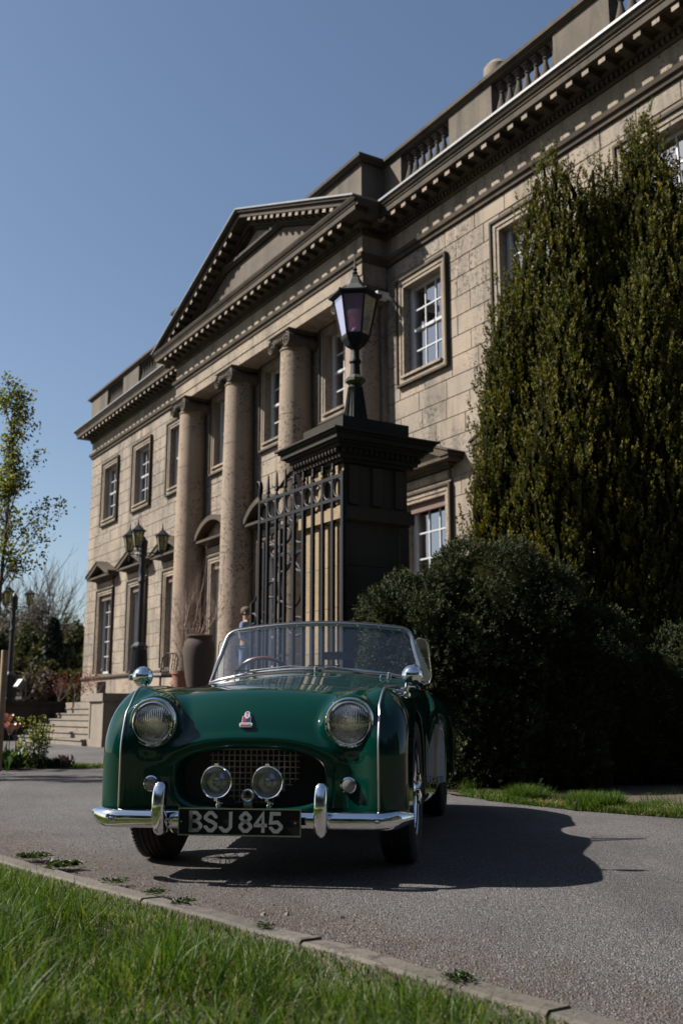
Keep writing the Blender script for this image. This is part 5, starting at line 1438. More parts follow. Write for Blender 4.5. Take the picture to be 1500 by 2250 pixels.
# right side up, corner radius, top back to the left
xt = .545
outer += [(.575, .92), (.555, .98), (.540, 1.04), (.531, 1.075), (.519, 1.098), (.50, 1.111), (.475, 1.119)]
for k in range(1, 20): x = .475-.95*k/20; outer.append((x, 1.151-.032*(abs(x)/.475)**2))
outer += [(-x, z) for x, z in outer[25:32][::-1]]
loop = [(x, ws_y(x, z), z) for x, z in outer]
b = MB(); b.tube(loop, .0125, 8, closed=True); fr_ = b.build('windscreen_frame', M['chrome2'], car)
b = MB(); tl = [(x, ws_y(x, z)-.0+.004, z+.0125) for x, z in outer[28:56]]; b.tube(tl, .0065, 6); b.build('top_seal', M['rubber'], fr_)
b = MB()
cxx = sum(p[0] for p in loop)/len(loop)
G_ = []; nx_, nz_ = 24, 8
for j in range(nz_+1):
    for i in range(nx_+1):
        u_ = -1+2*i/nx_; v_ = j/nz_
        xw = .583-.050*v_-.03*max(0, v_-.85)/.15; x = u_*xw; zb2 = sc_z(x)+.004; zt2 = 1.150-.034*(abs(x)/.475)**2; z = zb2+(zt2-zb2)*v_; G_.append((x, ws_y(x, z), z))
b.add(G_, [(j*(nx_+1)+i, j*(nx_+1)+i+1, (j+1)*(nx_+1)+i+1, (j+1)*(nx_+1)+i) for j in range(nz_) for i in range(nx_)], 0, True); b.build('windscreen_glass', M['wscreen'], fr_)
for k in range(9):
    x = -.46+.115*k; z = 1.151-.032*(abs(x)/.475)**2
    b = MB(); b.lathe([(.006, -.016), (.007, -.012), (.004, -.008)], 8, (x, ws_y(x, z), z+.0), 'y'); b.tube([(x, ws_y(x, z)-.014, z-.001), (x+.004, ws_y(x, z)-.018, z-.006)], .0025, 5); b.build('hood_stud', M['chrome'], fr_)
b = MB(); pts = [(x, ws_y(x, sc_z(x))-.02, sc_z(x)-.012) for x in np.linspace(-.60, .60, 25)]; b.tube(pts, .013, 8, flat=.7); b.build('scuttle_seal', M['rubber'], car)
# wipers
for x0, x1 in ((.02, -.36), (.42, .06)):
    b = MB(); z0 = sc_z(x0)+.004; yb = ws_y(x0, z0)-.035
    b.lathe([(.012, z0-.025), (.012, z0+.006), (.006, z0+.012)], 12, (x0, yb, 0)); zt2 = sc_z(x1)+.020
    b.tube([(x0, yb, z0+.004), ((x0*.6+x1*.4), ws_y(x0*.6+x1*.4, z0)-.030, z0+.014), (x1, ws_y(x1, zt2)-.022, zt2)], .0035, 6)
    xm = (x0+x1)/2; b.box(min(x1-.09, x1+.09), max(x1-.09, x1+.09), ws_y(x1, zt2)-.02, ws_y(x1, zt2)-.013, zt2-.004, zt2+.004); b.build('wiper', M['chrome2'], car)
# side screen glass (right of picture) and its thin frame
for s_ in (-1, 1):
    pts = [(s_*.555, 1.72, .84), (s_*.552, 1.73, 1.06), (s_*.565, 1.75, 1.072), (s_*.60, 1.80, 1.068), (s_*.615, 1.83, 1.045), (s_*.628, 1.86, .86), (s_*.615, 1.85, .825), (s_*.58, 1.77, .812)]
    b = MB(); b.tube(pts, .0035, 6, closed=True); q = b.build('wind_deflector', M['chrome2'], car)
    b = MB(); b.add(pts, [tuple(range(len(pts)))]); b.build('deflector_glass', M['lens'], q)
# cockpit
b = MB()
for s_ in (-1, 1):
    b = MB(); cx2 = s_*.25; vs_ = []
    for i in range(9):
        for j in range(9):
            u_, v_ = i/8, j/8; x = cx2-.20+.40*u_; z = .42+.40*v_; y = 2.30+.10*v_-.03*math.cos((u_-.5)*PI)-.02*math.sin(PI*v_)
            z -= .05*(abs(u_-.5)*2)**3*v_; vs_.append((x, y, z))
    for i in range(9):
        for j in range(9):
            x, y, z = vs_[i*9+j]; vs_.append((x, y+.09, z))
    fs = [(i*9+j, i*9+j+1, (i+1)*9+j+1, (i+1)*9+j) for i in range(8) for j in range(8)]+[(81+i*9+j, 81+(i+1)*9+j, 81+(i+1)*9+j+1, 81+i*9+j+1) for i in range(8) for j in range(8)]
    fs += [(i*9+8, 81+i*9+8, 81+(i+1)*9+8, (i+1)*9+8) for i in range(8)]+[(j, 81+j, 81+j+1, j+1) for j in range(8)]+[(72+j, 72+j+1, 81+72+j+1, 81+72+j) for j in range(8)]
    b.add(vs_, fs, 0, True); b.box(cx2-.21, cx2+.21, 1.85, 2.3, .36, .46); b.build('seat', M['leather'], car)
b = MB(); b.box(-.5, .5, 1.66, 1.69, .55, .845); b.build('dashboard', M['leather'], car)
b = MB(); c = Vector((-.345, 1.90, .800)); n_ = Vector((0, .88, .48)).normalized(); up_ = Vector((0, -.48, .88)).normalized(); sx2 = Vector((1, 0, 0))
pts = [c+(sx2*math.cos(a*PI/20)+up_*math.sin(a*PI/20))*.195 for a in range(40)]; b.tube(pts, .012, 8, closed=True); st = b.build('steering_wheel', M['wood'], car)
b = MB()
for a in (PI/2*0+.4, PI-.4, -PI/2): b.tube([c, c+(sx2*math.cos(a)+up_*math.sin(a))*.19], .008, 6)
b.tube([c, c-n_*.3], .018, 8); b.build('spoke', M['chrome2'], st)
b = MB(); b.tube([(.10, 1.72, .87), (.11, 1.74, .955)], .004, 6); b.box(.03, .19, 1.735, 1.755, .955, .998); b.build('interior_mirror', M['blackpaint'], car)
for s_ in (-1, 1):
    b = MB(); b.tube([(s_*.515, y, float(I(D_cut, y))+.012 if 1.72 < y < 2.36 else .80) for y in np.linspace(1.66, 2.40, 24)], .020, 8); b.build('door_top_roll', M['leather'], car)
# wheels: tyre, wire spokes, rim, knock-off hub
tm = simple('tyre_rubber', (.012,.012,.012), .8, nz=.3, nscale=50, bumpk=.4)
tp = [(.215,-.060),(.225,-.070),(.255,-.080),(.285,-.078),(.306,-.066),(.316,-.055),(.318,-.035),(.314,-.033),(.314,-.029),(.320,-.026),(.320,-.012),(.315,-.010),(.315,-.004),(.321,-.001),(.321,.012),(.316,.014),(.316,.020),(.320,.023),(.319,.036),(.314,.038),(.316,.055),(.306,.066),(.285,.078),(.255,.080),(.225,.070),(.215,.060)]
def wheel_me():
    b = MB(); b.lathe(tp, 72, (0,0,0), 'x', cap=False)
    for k in range(90):   # shoulder tread blocks
        a = 2*PI*k/90
        for s_ in (-1, 1):
            vs_ = []
            for r_ in (.300, .3185):
                for xx in (.050, .070 if r_ < .31 else .060):
                    for da in (-.018, .018): vs_.append((s_*xx, r_*math.cos(a+da), r_*math.sin(a+da)))
            b.add(vs_, [(0,1,3,2),(4,6,7,5),(0,4,5,1),(2,3,7,6),(0,2,6,4),(1,5,7,3)])
    return b.mesh('tyre', tm)
TY = wheel_me()
b = MB(); b.lathe([(.205,-.066),(.214,-.068),(.217,-.062),(.200,-.054),(.190,-.04),(.186,0),(.190,.04),(.200,.054),(.217,.062),(.214,.068),(.205,.066)], 56, (0,0,0), 'x', cap=False); RM = b.mesh('rim', M['chrome'])
b = MB()
for k in range(48):
    a = 2*PI*k/48; da = .25*(1 if k % 2 else -1); xo = .045 if k % 4 < 2 else .01
    b.tube([(.052 if k % 3 else -.02, .035*math.cos(a+da), .035*math.sin(a+da)), (xo-.03, .19*math.cos(a), .19*math.sin(a))], .0022, 4)
SPK = b.mesh('spokes', M['chrome'])
b = MB(); b.lathe([(.05,-.04),(.04,.02),(.042,.05),(.035,.062),(.022,.070),(.020,.085),(.0,.088)], 24, (0,0,0), 'x', cap=False)
for s_ in (-1, 1):
    b.tube([(.07, 0, 0), (.082, 0, s_*.03), (.080, 0, s_*.058), (.086, 0, s_*.068)], [.014,.013,.010,.005], 8)
HUB = b.mesh('hub_spinner', M['chrome'])
for s_, y in ((-1, .72), (1, .72), (-1, 2.955), (1, 2.955)):
    w_ = link('wheel', TY, car, (s_*.556, y, .320), (0, 0, 0))
    for nm, me in (('rim', RM), ('spokes', SPK), ('hub_spinner', HUB)):
        link(nm, me, w_, (0,0,0), (0 if s_ > 0 else 0, 0, 0 if s_ > 0 else PI), kind='stuff' if nm == 'spokes' else None)
b = MB(); b.box(-.38, .38, .30, 3.4, .20, .24); b.tube([(-.5, .72, .30), (.5, .72, .30)], .03, 8); b.tube([(-.5, 2.955, .30), (.5, 2.955, .30)], .035, 8); b.box(-.16, .16, .16, .30, .17, .26); b.build('chassis', M['blackpaint'], car)
b = MB(); b.box(-.40, .40, .24, .27, .20, .27); b.build('front_crossmember', M['blackpaint'], car)
b = MB(); b.add([(-.50,1.55,.24),(.50,1.55,.24),(.50,2.5,.24),(-.50,2.5,.24)], [(0,1,2,3)]); b.box(-.5, .5, 1.50, 1.53, .24, .8); b.build('floor_pan', M['matte'], car)
# ---------------------------------------------------------------- foliage
def quads(C, D, N_, Ls, Ws):     # leaves: base centre, direction, width direction
    n = len(C); D = D/np.linalg.norm(D, axis=1)[:, None]; Wd = np.cross(D, N_); Wd /= np.maximum(np.linalg.norm(Wd, axis=1), 1e-6)[:, None]
    V = np.empty((n, 4, 3)); V[:, 0] = C; V[:, 1] = C+D*(Ls*.5)[:, None]+Wd*(Ws*.5)[:, None]; V[:, 2] = C+D*Ls[:, None]; V[:, 3] = C+D*(Ls*.5)[:, None]-Wd*(Ws*.5)[:, None]
    Fq = (np.arange(n)*4)[:, None]+np.arange(4)[None]
    return V.reshape(-1, 3), Fq
def rvec(g, n):
    v = g.normal(0, 1, (n, 3)); return v/np.linalg.norm(v, axis=1)[:, None]
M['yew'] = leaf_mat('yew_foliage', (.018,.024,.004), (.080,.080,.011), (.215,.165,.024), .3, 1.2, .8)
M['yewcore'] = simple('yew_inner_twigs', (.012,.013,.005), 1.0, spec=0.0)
M['bush'] = leaf_mat('bush_foliage', (.007,.012,.004), (.022,.030,.008), (.070,.072,.020), .12, 1.5, .85)
def yew(xpx, ytop, Y, wpx, label, n_rope=46, seed=1, depth=.55, base_px=None, drop=2.2):
    g = np.random.default_rng(seed); c = at(xpx, ytop, Y); X0, Z1 = c.x, c.z
    Rx = wpx/2/2313*Y
    root = empty('columnar_yew', (X0, Y, 0), label=label, cat='tree', group=None)
    V0 = []; D0 = []; tints = []
    core = MB()
    for k in range(n_rope):
        a = 2*PI*(k*.618034); q = math.sqrt((k+.5)/n_rope); u_, v_ = q*math.cos(a), q*math.sin(a)
        if v_ > .5: continue
        zt = Z1-drop*q**1.8*g.uniform(.55, 1.45)-g.uniform(0, .25)*q
        tops = [zt]                      # shorter plumes hang off the same limb lower down
        for _ in range(3): tops.append(zt-g.uniform(.7, 3.6))
        for j, z1 in enumerate(tops):
            zb_ = max(.25, z1-(g.uniform(2.0, 3.4) if j == 0 else g.uniform(.7, 1.6)))
            if z1-zb_ < .5: continue
            ox, oy = (0, 0) if j == 0 else (g.uniform(-.06, .06)+u_*.06, -abs(g.normal(0, .10)))
            R0 = g.uniform(.09, .135) if j else g.uniform(.10, .15)
            nseg = max(3, int((z1-zb_)/.055)); ph = g.uniform(0, 6.28); tb = g.normal(.42, .20)
            def axis(z):
                t = zt-z; bul = min(1.0, .42+.58*(max(t, 0)/1.5)**.6)
                wob = .05*math.sin(z*2.3+k+u_*9)+.03*math.sin(z*5.1+v_*7)
                return u_*Rx*bul+wob+ox, v_*depth*bul+.6*wob*math.cos(z*1.7+u_*5)+oy
            for i in range(nseg):
                z = zb_+(z1-zb_)*i/nseg; t = z1-z; px_, py_ = axis(z)
                rr_ = R0*min(1, (t/.45)**.7)*(1+.30*math.sin(z*9+ph))*min(1, .5+(z-zb_)/.5)+.012
                for s in range(1 if i % 3 else 2):
                    a2 = g.uniform(-PI, 0) if g.random() < .8 else g.uniform(0, PI)
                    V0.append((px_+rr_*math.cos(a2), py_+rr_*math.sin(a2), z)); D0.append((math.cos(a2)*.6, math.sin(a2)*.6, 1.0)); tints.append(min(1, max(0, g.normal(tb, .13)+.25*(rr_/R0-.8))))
            zz = np.linspace(zb_, z1-.15, 6); core.tube([(*axis(z), z) for z in zz], [R0*.28*min(1, (abs(z1-z)/.6)**.6+.05)*min(1, .3+(z-zb_)/.5) for z in zz], 5)
    V0 = np.array(V0); D0 = np.array(D0); tints = np.array(tints); n = len(V0); m = 17
    D0 /= np.linalg.norm(D0, axis=1)[:, None]
    L_ = g.uniform(.10, .20, n)
    D0[:, 2] += .6; D0 /= np.linalg.norm(D0, axis=1)[:, None]
    C = np.repeat(V0, m, 0); Dm = np.repeat(D0, m, 0); f = np.tile(np.linspace(0, 1, m), n)+g.uniform(-.05, .05, n*m)
    C = C+Dm*(np.repeat(L_, m)*f)[:, None]+rvec(g, n*m)*.014
    rv = rvec(g, n*m); side = rv-Dm*(rv*Dm).sum(1)[:, None]; side /= np.maximum(np.linalg.norm(side, axis=1), 1e-6)[:, None]
    dirs = Dm*.9+side*(.75*(1.1-f))[:, None]
    Vq, Fq = quads(C, dirs, rvec(g, n*m), g.uniform(.030, .048, n*m), g.uniform(.017, .025, n*m))
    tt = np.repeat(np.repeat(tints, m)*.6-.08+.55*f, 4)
    print('yew leaves', n*m)
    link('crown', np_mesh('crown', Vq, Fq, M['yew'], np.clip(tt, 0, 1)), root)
    core.tube([(0,.1,0),(0,.1,Z1*.8)], [Rx*.5,.03], 8); core.build('trunk', M['yewcore'], root)
    return root
YY = 12.0
yew(1212, 318, YY, 330, 'columnar yew with the leftmost tall tip, beside the upper window', 40, 1, .6, drop=2.2)
yew(1318, 345, YY+.25, 300, 'columnar yew between the two highest tips, its top ragged and split', 36, 2, .5, drop=1.2)
yew(1410, 238, YY, 280, 'columnar yew with the highest tip of the row', 38, 3, .6, drop=2.0)
yew(1110, 620, YY-.2, 190, 'lower bulging yew at the left end of the row against the wall', 28, 4, .55, drop=2.4)
yew(1510, 330, YY+.2, 190, 'columnar yew cut off by the right edge of the picture', 20, 5, .5)
yew(1235, 600, YY-.7, 260, 'shorter yew in front of the row above the round bush', 30, 6, .5, drop=2.0)
yew(1405, 560, YY-.75, 260, 'shorter yew in front of the row near the right edge', 30, 7, .5, drop=1.8)
# big rounded bush built of shoots over lobes
def shoot_mass(name, lobes, density, mat, seed, shoot=(.05, .11), m=11, leaf=(.028, .045), wl=(.009, .014), up=.35, core=None, front=True, **k):
    g = np.random.default_rng(seed); S = []; Nn = []
    for (c, r_) in lobes:
        c = np.array(c); r_ = np.array(r_); area = 4*PI*((r_[0]*r_[1])**1.6/3+(r_[0]*r_[2])**1.6/3+(r_[1]*r_[2])**1.6/3)**(1/1.6)
        n = int(area*density); d = rvec(g, n); p = c+d*r_; nr = d/r_; nr /= np.linalg.norm(nr, axis=1)[:, None]
        keep = p[:, 2] > .03
        if front: keep &= (nr[:, 1] < .35) | (nr[:, 2] > .5)
        for (c2, r2) in lobes:
            if c2 is c: continue
            q = ((p-np.array(c2))/np.array(r2)); keep &= ~((q**2).sum(1) < .86)
        # clumped gaps
        cl = np.sin(p[:, 0]*9+p[:, 2]*5)*np.sin(p[:, 2]*8-p[:, 0]*3+p[:, 1]*4)
        keep &= g.random(n) < np.clip(.75+.4*cl, .25, 1)
        c3 = np.sin(p[:, 0]*3.7+1.3)*np.sin(p[:, 2]*4.1+p[:, 1]*2)
        lift = .08*cl+.07*c3+.10*(g.random(n) > .985)
        S.append((p+nr*lift[:, None])[keep]); Nn.append(nr[keep])
    S = np.concatenate(S); Nn = np.concatenate(Nn); n = len(S)
    D0 = Nn+rvec(g, n)*.45+np.array([0, 0, up]); D0 /= np.linalg.norm(D0, axis=1)[:, None]
    L_ = g.uniform(*shoot, n); tb = np.clip(g.normal(.45, .25, n), 0, 1)
    C = np.repeat(S, m, 0); Dm = np.repeat(D0, m, 0); f = np.tile(np.linspace(0, 1, m), n); C = C+Dm*(np.repeat(L_, m)*f)[:, None]
    rv = rvec(g, n*m); side = rv-Dm*(rv*Dm).sum(1)[:, None]; side /= np.maximum(np.linalg.norm(side, axis=1), 1e-6)[:, None]
    dirs = Dm*.55+side*(1.1-.7*f)[:, None]
    V, Fq = quads(C, dirs, rvec(g, n*m), g.uniform(*leaf, n*m), g.uniform(*wl, n*m))
    tt = np.clip(np.repeat(np.repeat(tb, m)*.6+.4*f, 4), 0, 1)
    return np_mesh(name, V, Fq, mat, tt)
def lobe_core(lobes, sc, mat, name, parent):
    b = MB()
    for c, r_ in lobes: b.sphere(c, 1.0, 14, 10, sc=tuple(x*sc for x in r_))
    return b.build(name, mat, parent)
def P3(px, py, Y): p = at(px, py, Y); return p.x, p.z
def lobe(px, py, Y, rpx, rpy, ry):   # centre pixel, radii in pixels
    p = at(px, py, Y); return ((p.x, Y, p.z), (rpx/2313*Y, ry, rpy/2313*Y))
BL = [lobe(1080, 1400, 9.7, 190, 205, .7), lobe(930, 1420, 9.5, 130, 150, .55), lobe(1200, 1470, 9.9, 180, 170, .7), lobe(860, 1400, 9.5, 70, 95, .4), lobe(1050, 1600, 9.4, 130, 170, .45), lobe(1180, 1640, 9.5, 150, 150, .45), lobe(985, 1330, 9.6, 80, 110, .45)]
bu = empty('evergreen_bush', (1.5, 9.6, 0), label='large rounded dark evergreen bush behind the car', cat='bush')
o = link('foliage', shoot_mass('foliage', BL, 900, M['bush'], 4), bu, (-1.5, -9.6, 0))
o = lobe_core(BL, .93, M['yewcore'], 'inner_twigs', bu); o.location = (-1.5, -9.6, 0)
HL = [lobe(1330, 1590, 10.1, 130, 160, .5), lobe(1440, 1580, 10.3, 130, 170, .5), lobe(1580, 1560, 10.3, 140, 190, .5)]
hd = empty('dark_hedge', (2.9, 10, 0), label='dark shaded hedge to the right of the round bush', cat='hedge')
link('foliage', shoot_mass('foliage', HL, 420, M['bush'], 8, m=9), hd, (-2.9, -10, 0))
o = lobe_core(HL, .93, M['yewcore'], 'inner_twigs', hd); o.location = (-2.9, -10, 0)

# ---------------------------------------------------------------- young tree and flower bed at the left
M['youngleaf'] = leaf_mat('young_tree_leaves', (.035,.048,.009), (.10,.11,.018), (.24,.19,.04), .5, 2.0, .6)
ty = 12.6; t0 = at(-26, 1690, ty)
tree = empty('young_tree', (t0.x, ty, 0), label='young slender tree with fresh yellowish leaves at the left edge', cat='tree')
def tz(py): return at(6, py, ty).z
b = MB(); b.tube([(0,0,0),(.01,0,1.0),(.0,0,2.0),(.03,.0,3.0),(.05,0,tz(900)),(.09,0,tz(850))], [.035,.03,.026,.02,.01,.004], 8)
g = random.Random(9); tips = []
for k in range(34):
    z = 2.05+(tz(870)-2.1)*(k/33)**.9; a = g.uniform(0, 6.28); L = (.30 if 2.3 < z < 3.2 else .22)*g.uniform(.6, 1.1)
    tips += branchy(b, Vector((.02, 0, z)), Vector((math.cos(a), math.sin(a), .75)).normalized(), L, .009, 2, g, .6, .5, 3)
for (px, py, z0) in ((115, 1138, 2.25), (98, 1110, 2.4), (85, 1190, 2.2), (68, 1010, 2.9), (60, 1240, 2.0), (45, 900, 3.6)):
    tip = at(px, py, ty); tp_ = Vector((tip.x-t0.x, 0, tip.z)); s0 = Vector((.02, 0, z0)); pts = [s0.lerp(tp_, f)+Vector((0, 0, .10*math.sin(f*PI))) for f in (0, .25, .5, .75, 1)]
    b.tube(pts, [.009, .008, .006, .004, .002], 5); tips += pts[1:]
    for f in (.35, .5, .65, .8, .95): tips += branchy(b, s0.lerp(tp_, f)+Vector((0, 0, .10*math.sin(f*PI))), Vector((g.uniform(-.2, .8), g.uniform(-.5, .5), g.uniform(-.2, .8))).normalized(), .16, .003, 1, g, .8, .2, 2)
b.build('trunk', M['bark'], tree)
gg = np.random.default_rng(5); TP = np.array([tuple(t) for t in tips]); n = len(TP); m = 8
C = np.repeat(TP, m, 0)+gg.normal(0, .05, (n*m, 3)); dirs = rvec(gg, n*m)+np.array([0, 0, -.2])
V, Fq = quads(C, dirs, rvec(gg, n*m), gg.uniform(.035, .06, n*m), gg.uniform(.024, .038, n*m))
link('crown', np_mesh('crown', V, Fq, M['youngleaf'], np.repeat(np.clip(gg.normal(.5, .28, n*m), 0, 1), 4)), tree)
t2 = copy_tree(tree); t2.location = (-6.35, 10.95, 0); t2['label'] = 'second slender young tree, just beyond the left edge of the picture'
t3 = copy_tree(tree); t3.location = (-7.1, 11.5, 0); t3.rotation_euler = (0, 0, 2); t3['label'] = 'third slender young tree, farthest out beyond the left edge'
M['stake'] = simple('weathered_stake', (.27,.19,.12), .8, nz=.35, nscale=9, bumpk=.3)
p = at(3, 1690, 12.45); b = MB(); b.lathe([(.045, 0), (.042, at(4, 1430, 12.45).z)], 12); b.build('wooden_stake', M['stake'], None, (p.x-.01, 12.35, 0), label='round wooden stake supporting the young tree at the left edge', cat='stake')
# euphorbia
M['euph'] = leaf_mat('spurge_leaves', (.02,.045,.018), (.045,.075,.03), None, .35, 6)
M['euphtop'] = leaf_mat('spurge_heads', (.10,.115,.02), (.17,.17,.03), (.22,.205,.05), .4, 6)
def stem_plant(px_list, Y, label, cat, n_leaf=46):
    xs = [at(p_[0], 1690, Y).x for p_ in px_list]; cx2 = sum(xs)/len(xs); e = empty('spurge_plant', (cx2, Y, 0), label=label, cat=cat)
    st = MB(); LV = []; LF = []; LT = []; HV = []; HF = []; HT = []
    g = np.random.default_rng(int(cx2*100) % 999)
    for (px, py) in px_list:
        t = at(px, py, Y); x1 = t.x-cx2; x0 = x1*.35; dy = g.uniform(-.15, .15); H_ = t.z
        st.tube([(x0, 0, 0), ((x0+x1)/2, dy/2, H_*.5), (x1, dy, H_)], .006, 5)
        for k in range(n_leaf):
            f = g.uniform(.12, .9); a = g.uniform(0, 6.28); c = np.array([x0+(x1-x0)*f, dy*f, H_*f]); d = np.array([math.cos(a), math.sin(a), g.uniform(-.3, .6)])
            v, q = quads(c[None], d[None], rvec(g, 1), np.array([g.uniform(.045, .075)]), np.array([.016])); LF.append(q+len(LV)*4); LV.append(v); LT += [g.random()]*4
        for k in range(60):
            f = 1-.42*g.random()**1.3; a = g.uniform(0, 6.28); r_ = .035*(1-abs(f-.82)*1.5); c = np.array([x0+(x1-x0)*f+r_*math.cos(a), dy*f+r_*math.sin(a), H_*f]); d = np.array([math.cos(a), math.sin(a), .5])
            v, q = quads(c[None], d[None], rvec(g, 1), np.array([g.uniform(.02, .035)]), np.array([.024])); HF.append(q+len(HV)*4); HV.append(v); HT += [g.random()]*4
    st.build('stem', M['weed'], e); link('leaves', np_mesh('leaves', np.concatenate(LV), np.concatenate(LF), M['euph'], LT), e); link('flower_heads', np_mesh('flower_heads', np.concatenate(HV), np.concatenate(HF), M['euphtop'], HT), e, kind='stuff')
stem_plant([(50, 1577), (63, 1583), (77, 1575), (90, 1572), (99, 1602), (116, 1593), (84, 1600), (108, 1620), (70, 1612), (95, 1590)], 12.9, 'bushy spurge plant with lime green flower heads in the bed', 'plant')
stem_plant([(40, 1640), (48, 1628), (34, 1650), (58, 1640)], 12.95, 'lower yellow tipped spurge shoots beside the tulips', 'plant', 30)
# tulips
M['petal'] = simple('tulip_petal', (.66,.46,.36), .5, col2=(.50,.20,.15), nscale=16); M['tulipleaf'] = leaf_mat('tulip_leaf', (.03,.07,.03), (.07,.12,.06), None, .35, 5)
def tulip(px, py, Y, s_, label, seed):
    g = random.Random(seed); h = at(px, py, Y); e = empty('tulip', (h.x, Y, 0), label=label, cat='flower', group='pink tulips in the bed'); z = h.z-.04
    b = MB(); b.tube([(.02, 0, 0), (.0, 0, z*.5), (0, 0, z)], .005, 6); b.build('stem', M['weed'], e)
    for k in range(9):
        a = k*2*PI/9*1.0+(k % 2)*.3; out = (.5+.5*(k % 3)/2)*s_; vs_ = []; nn = 5
        for i in range(nn+1):
            t = i/nn; r_ = out*(.25*math.sin(t*1.3)+.55*t*t)*.11/.11; zz_ = .11*s_*(t**.85)*(1-.12*(k % 3)*t); w_ = .055*s_*math.sin(PI*(.12+.80*t))**.8
            ca, sa = math.cos(a), math.sin(a); R_ = .09*r_
            for sd_ in (-1, 0, 1): vs_.append((ca*(R_+(.006 if sd_ else 0))-sa*w_*sd_*.5, sa*(R_+(.006 if sd_ else 0))+ca*w_*sd_*.5, z+zz_+g.uniform(-.004, .004)))
        b = MB(); b.add(vs_, [(3*i+j, 3*i+j+1, 3*i+j+4, 3*i+j+3) for i in range(nn) for j in (0, 1)], 0, True); b.build('petal', M['petal'], e)
    for k in range(5):
        a = g.uniform(0, 6.28); vs_ = []; L_ = g.uniform(.26, .40)
        for i in range(6):
            t = i/5; w_ = .055*math.sin(PI*(.1+.88*t)); R_ = .02+.16*t*t; vs_ += [(math.cos(a)*R_-math.sin(a)*w_/2, math.sin(a)*R_+math.cos(a)*w_/2, L_*t*(1-.25*t)), (math.cos(a)*R_+math.sin(a)*w_/2, math.sin(a)*R_-math.cos(a)*w_/2, L_*t*(1-.25*t))]
        me = np_mesh('leaf', np.array(vs_), np.array([(2*i, 2*i+1, 2*i+3, 2*i+2) for i in range(5)]), M['tulipleaf'], [g.random()]*12, True); link('leaf', me, e)
tulip(18, 1585, 12.6, 1.25, 'upper pink tulip of the pair nearest the stake', 1); tulip(22, 1607, 12.45, 1.35, 'lower pink tulip, wide open, below its taller neighbour', 2); tulip(37, 1597, 12.7, .8, 'small half closed pink tulip to the right of the pair', 3)
# low edging plants of the bed
V, Fq, tn = blades(9000, lambda n, g: np.stack([g.uniform(-9, -2.2, n), 12.9+np.abs(g.normal(0, .35, n)), np.full(n, .006)], 1)[:n], lambda P, g: (.03+.14*(vnoise(P[:, 0], P[:, 1], .3, 31)**3)*np.clip((-2.6-P[:, 0])*2, .1, 1))*g.uniform(.5, 1.3, len(P)), .010, .7, 3, 30)
link('bed_grass', np_mesh('bed_grass', V, Fq, M['grass'], tn), None, kind='stuff', label='tufts of grass and weeds at the edge of the flower bed', cat='grass')
for i, (px, Y, r_, lab_) in enumerate([(20, 12.75, .22, 'broad leaved low plant under the tulips'), (78, 13.2, .16, 'dark leafy mound at the foot of the spurge'), (120, 13.0, .12, 'low green plant at the right end of the flower bed'), (145, 13.1, .14, 'reddish brown withered clump at the tip of the bed')]):
    g = np.random.default_rng(60+i); V, Fc, T = rosette(120, r_, r_*1.3, g, .4); p = gnd(px, 1690)
    x = (px-750)/2313*Y; link('low_plant', np_mesh('low_plant', V, Fc, M['weed'] if i != 3 else M['twig'], T), None, (x, Y, .008), label=lab_, cat='plant')

# ---------------------------------------------------------------- person on the terrace (seen through the windscreen)
sk = simple('skin', (.28,.17,.125), .6); shirt = simple('blue_shirt', (.08,.12,.22), .8, nz=.25, nscale=12); jeans = simple('pale_blue_jeans', (.10,.14,.22), .85, nz=.3, nscale=10); hair = simple('grey_brown_hair', (.06,.045,.035), .8, nz=.4, nscale=80)
Yp = 20.4; pp = at(541, 1400, Yp)
per = empty('person', (pp.x, pp.y, TER), R(70), label='person in a blue shirt and jeans standing on the terrace by the gate', cat='person')
def skin_fig(name, verts, edges, rad_, mat, parent, lev=2, root=0):
    me = bpy.data.meshes.new(name); me.from_pydata(verts, edges, []); me.materials.append(mat); o = link('tmpfig', me)
    md = o.modifiers.new('s', 'SKIN'); md.use_smooth_shade = True; o.modifiers.new('b', 'SUBSURF').levels = lev
    for i, r_ in enumerate(rad_): me.skin_vertices[0].data[i].radius = (r_ if isinstance(r_, tuple) else (r_, r_)); me.skin_vertices[0].data[i].use_root = (i == root)
    dg = bpy.context.evaluated_depsgraph_get(); m2 = bpy.data.meshes.new_from_object(o.evaluated_get(dg)); bpy.data.objects.remove(o); m2.materials.clear(); m2.materials.append(mat); m2.polygons.foreach_set('use_smooth', [True]*len(m2.polygons)); m2.name = name
    return link(name, m2, parent)
# continuous body
bv = [(0,0,.96),(0,0,1.18),(0,.0,1.38),(0,.01,1.47),(0,.02,1.54),(0,-.005,1.66),
      (.10,0,.92),(.105,-.01,.50),(.11,.02,.09),(.12,-.12,.04),(-.10,0,.92),(-.115,.03,.50),(-.12,.05,.09),(-.13,-.09,.04),
      (.17,0,1.43),(.22,.03,1.16),(.20,-.10,.95),(.19,-.16,.90),(-.17,0,1.43),(-.23,.02,1.16),(-.18,-.16,1.06),(-.14,-.22,1.05)]
be = [(0,1),(1,2),(2,3),(3,4),(4,5),(0,6),(6,7),(7,8),(8,9),(0,10),(10,11),(11,12),(12,13),(2,14),(14,15),(15,16),(16,17),(2,18),(18,19),(19,20),(20,21)]
br = [(.15,.11),(.13,.10),(.16,.11),(.06,.06),(.055,.055),(.085,.10),.085,.06,.045,(.045,.035),.085,.06,.045,(.045,.035),.06,.043,.032,(.035,.022),.06,.043,.032,(.035,.022)]
body = skin_fig('body', bv, be, br, sk, per)
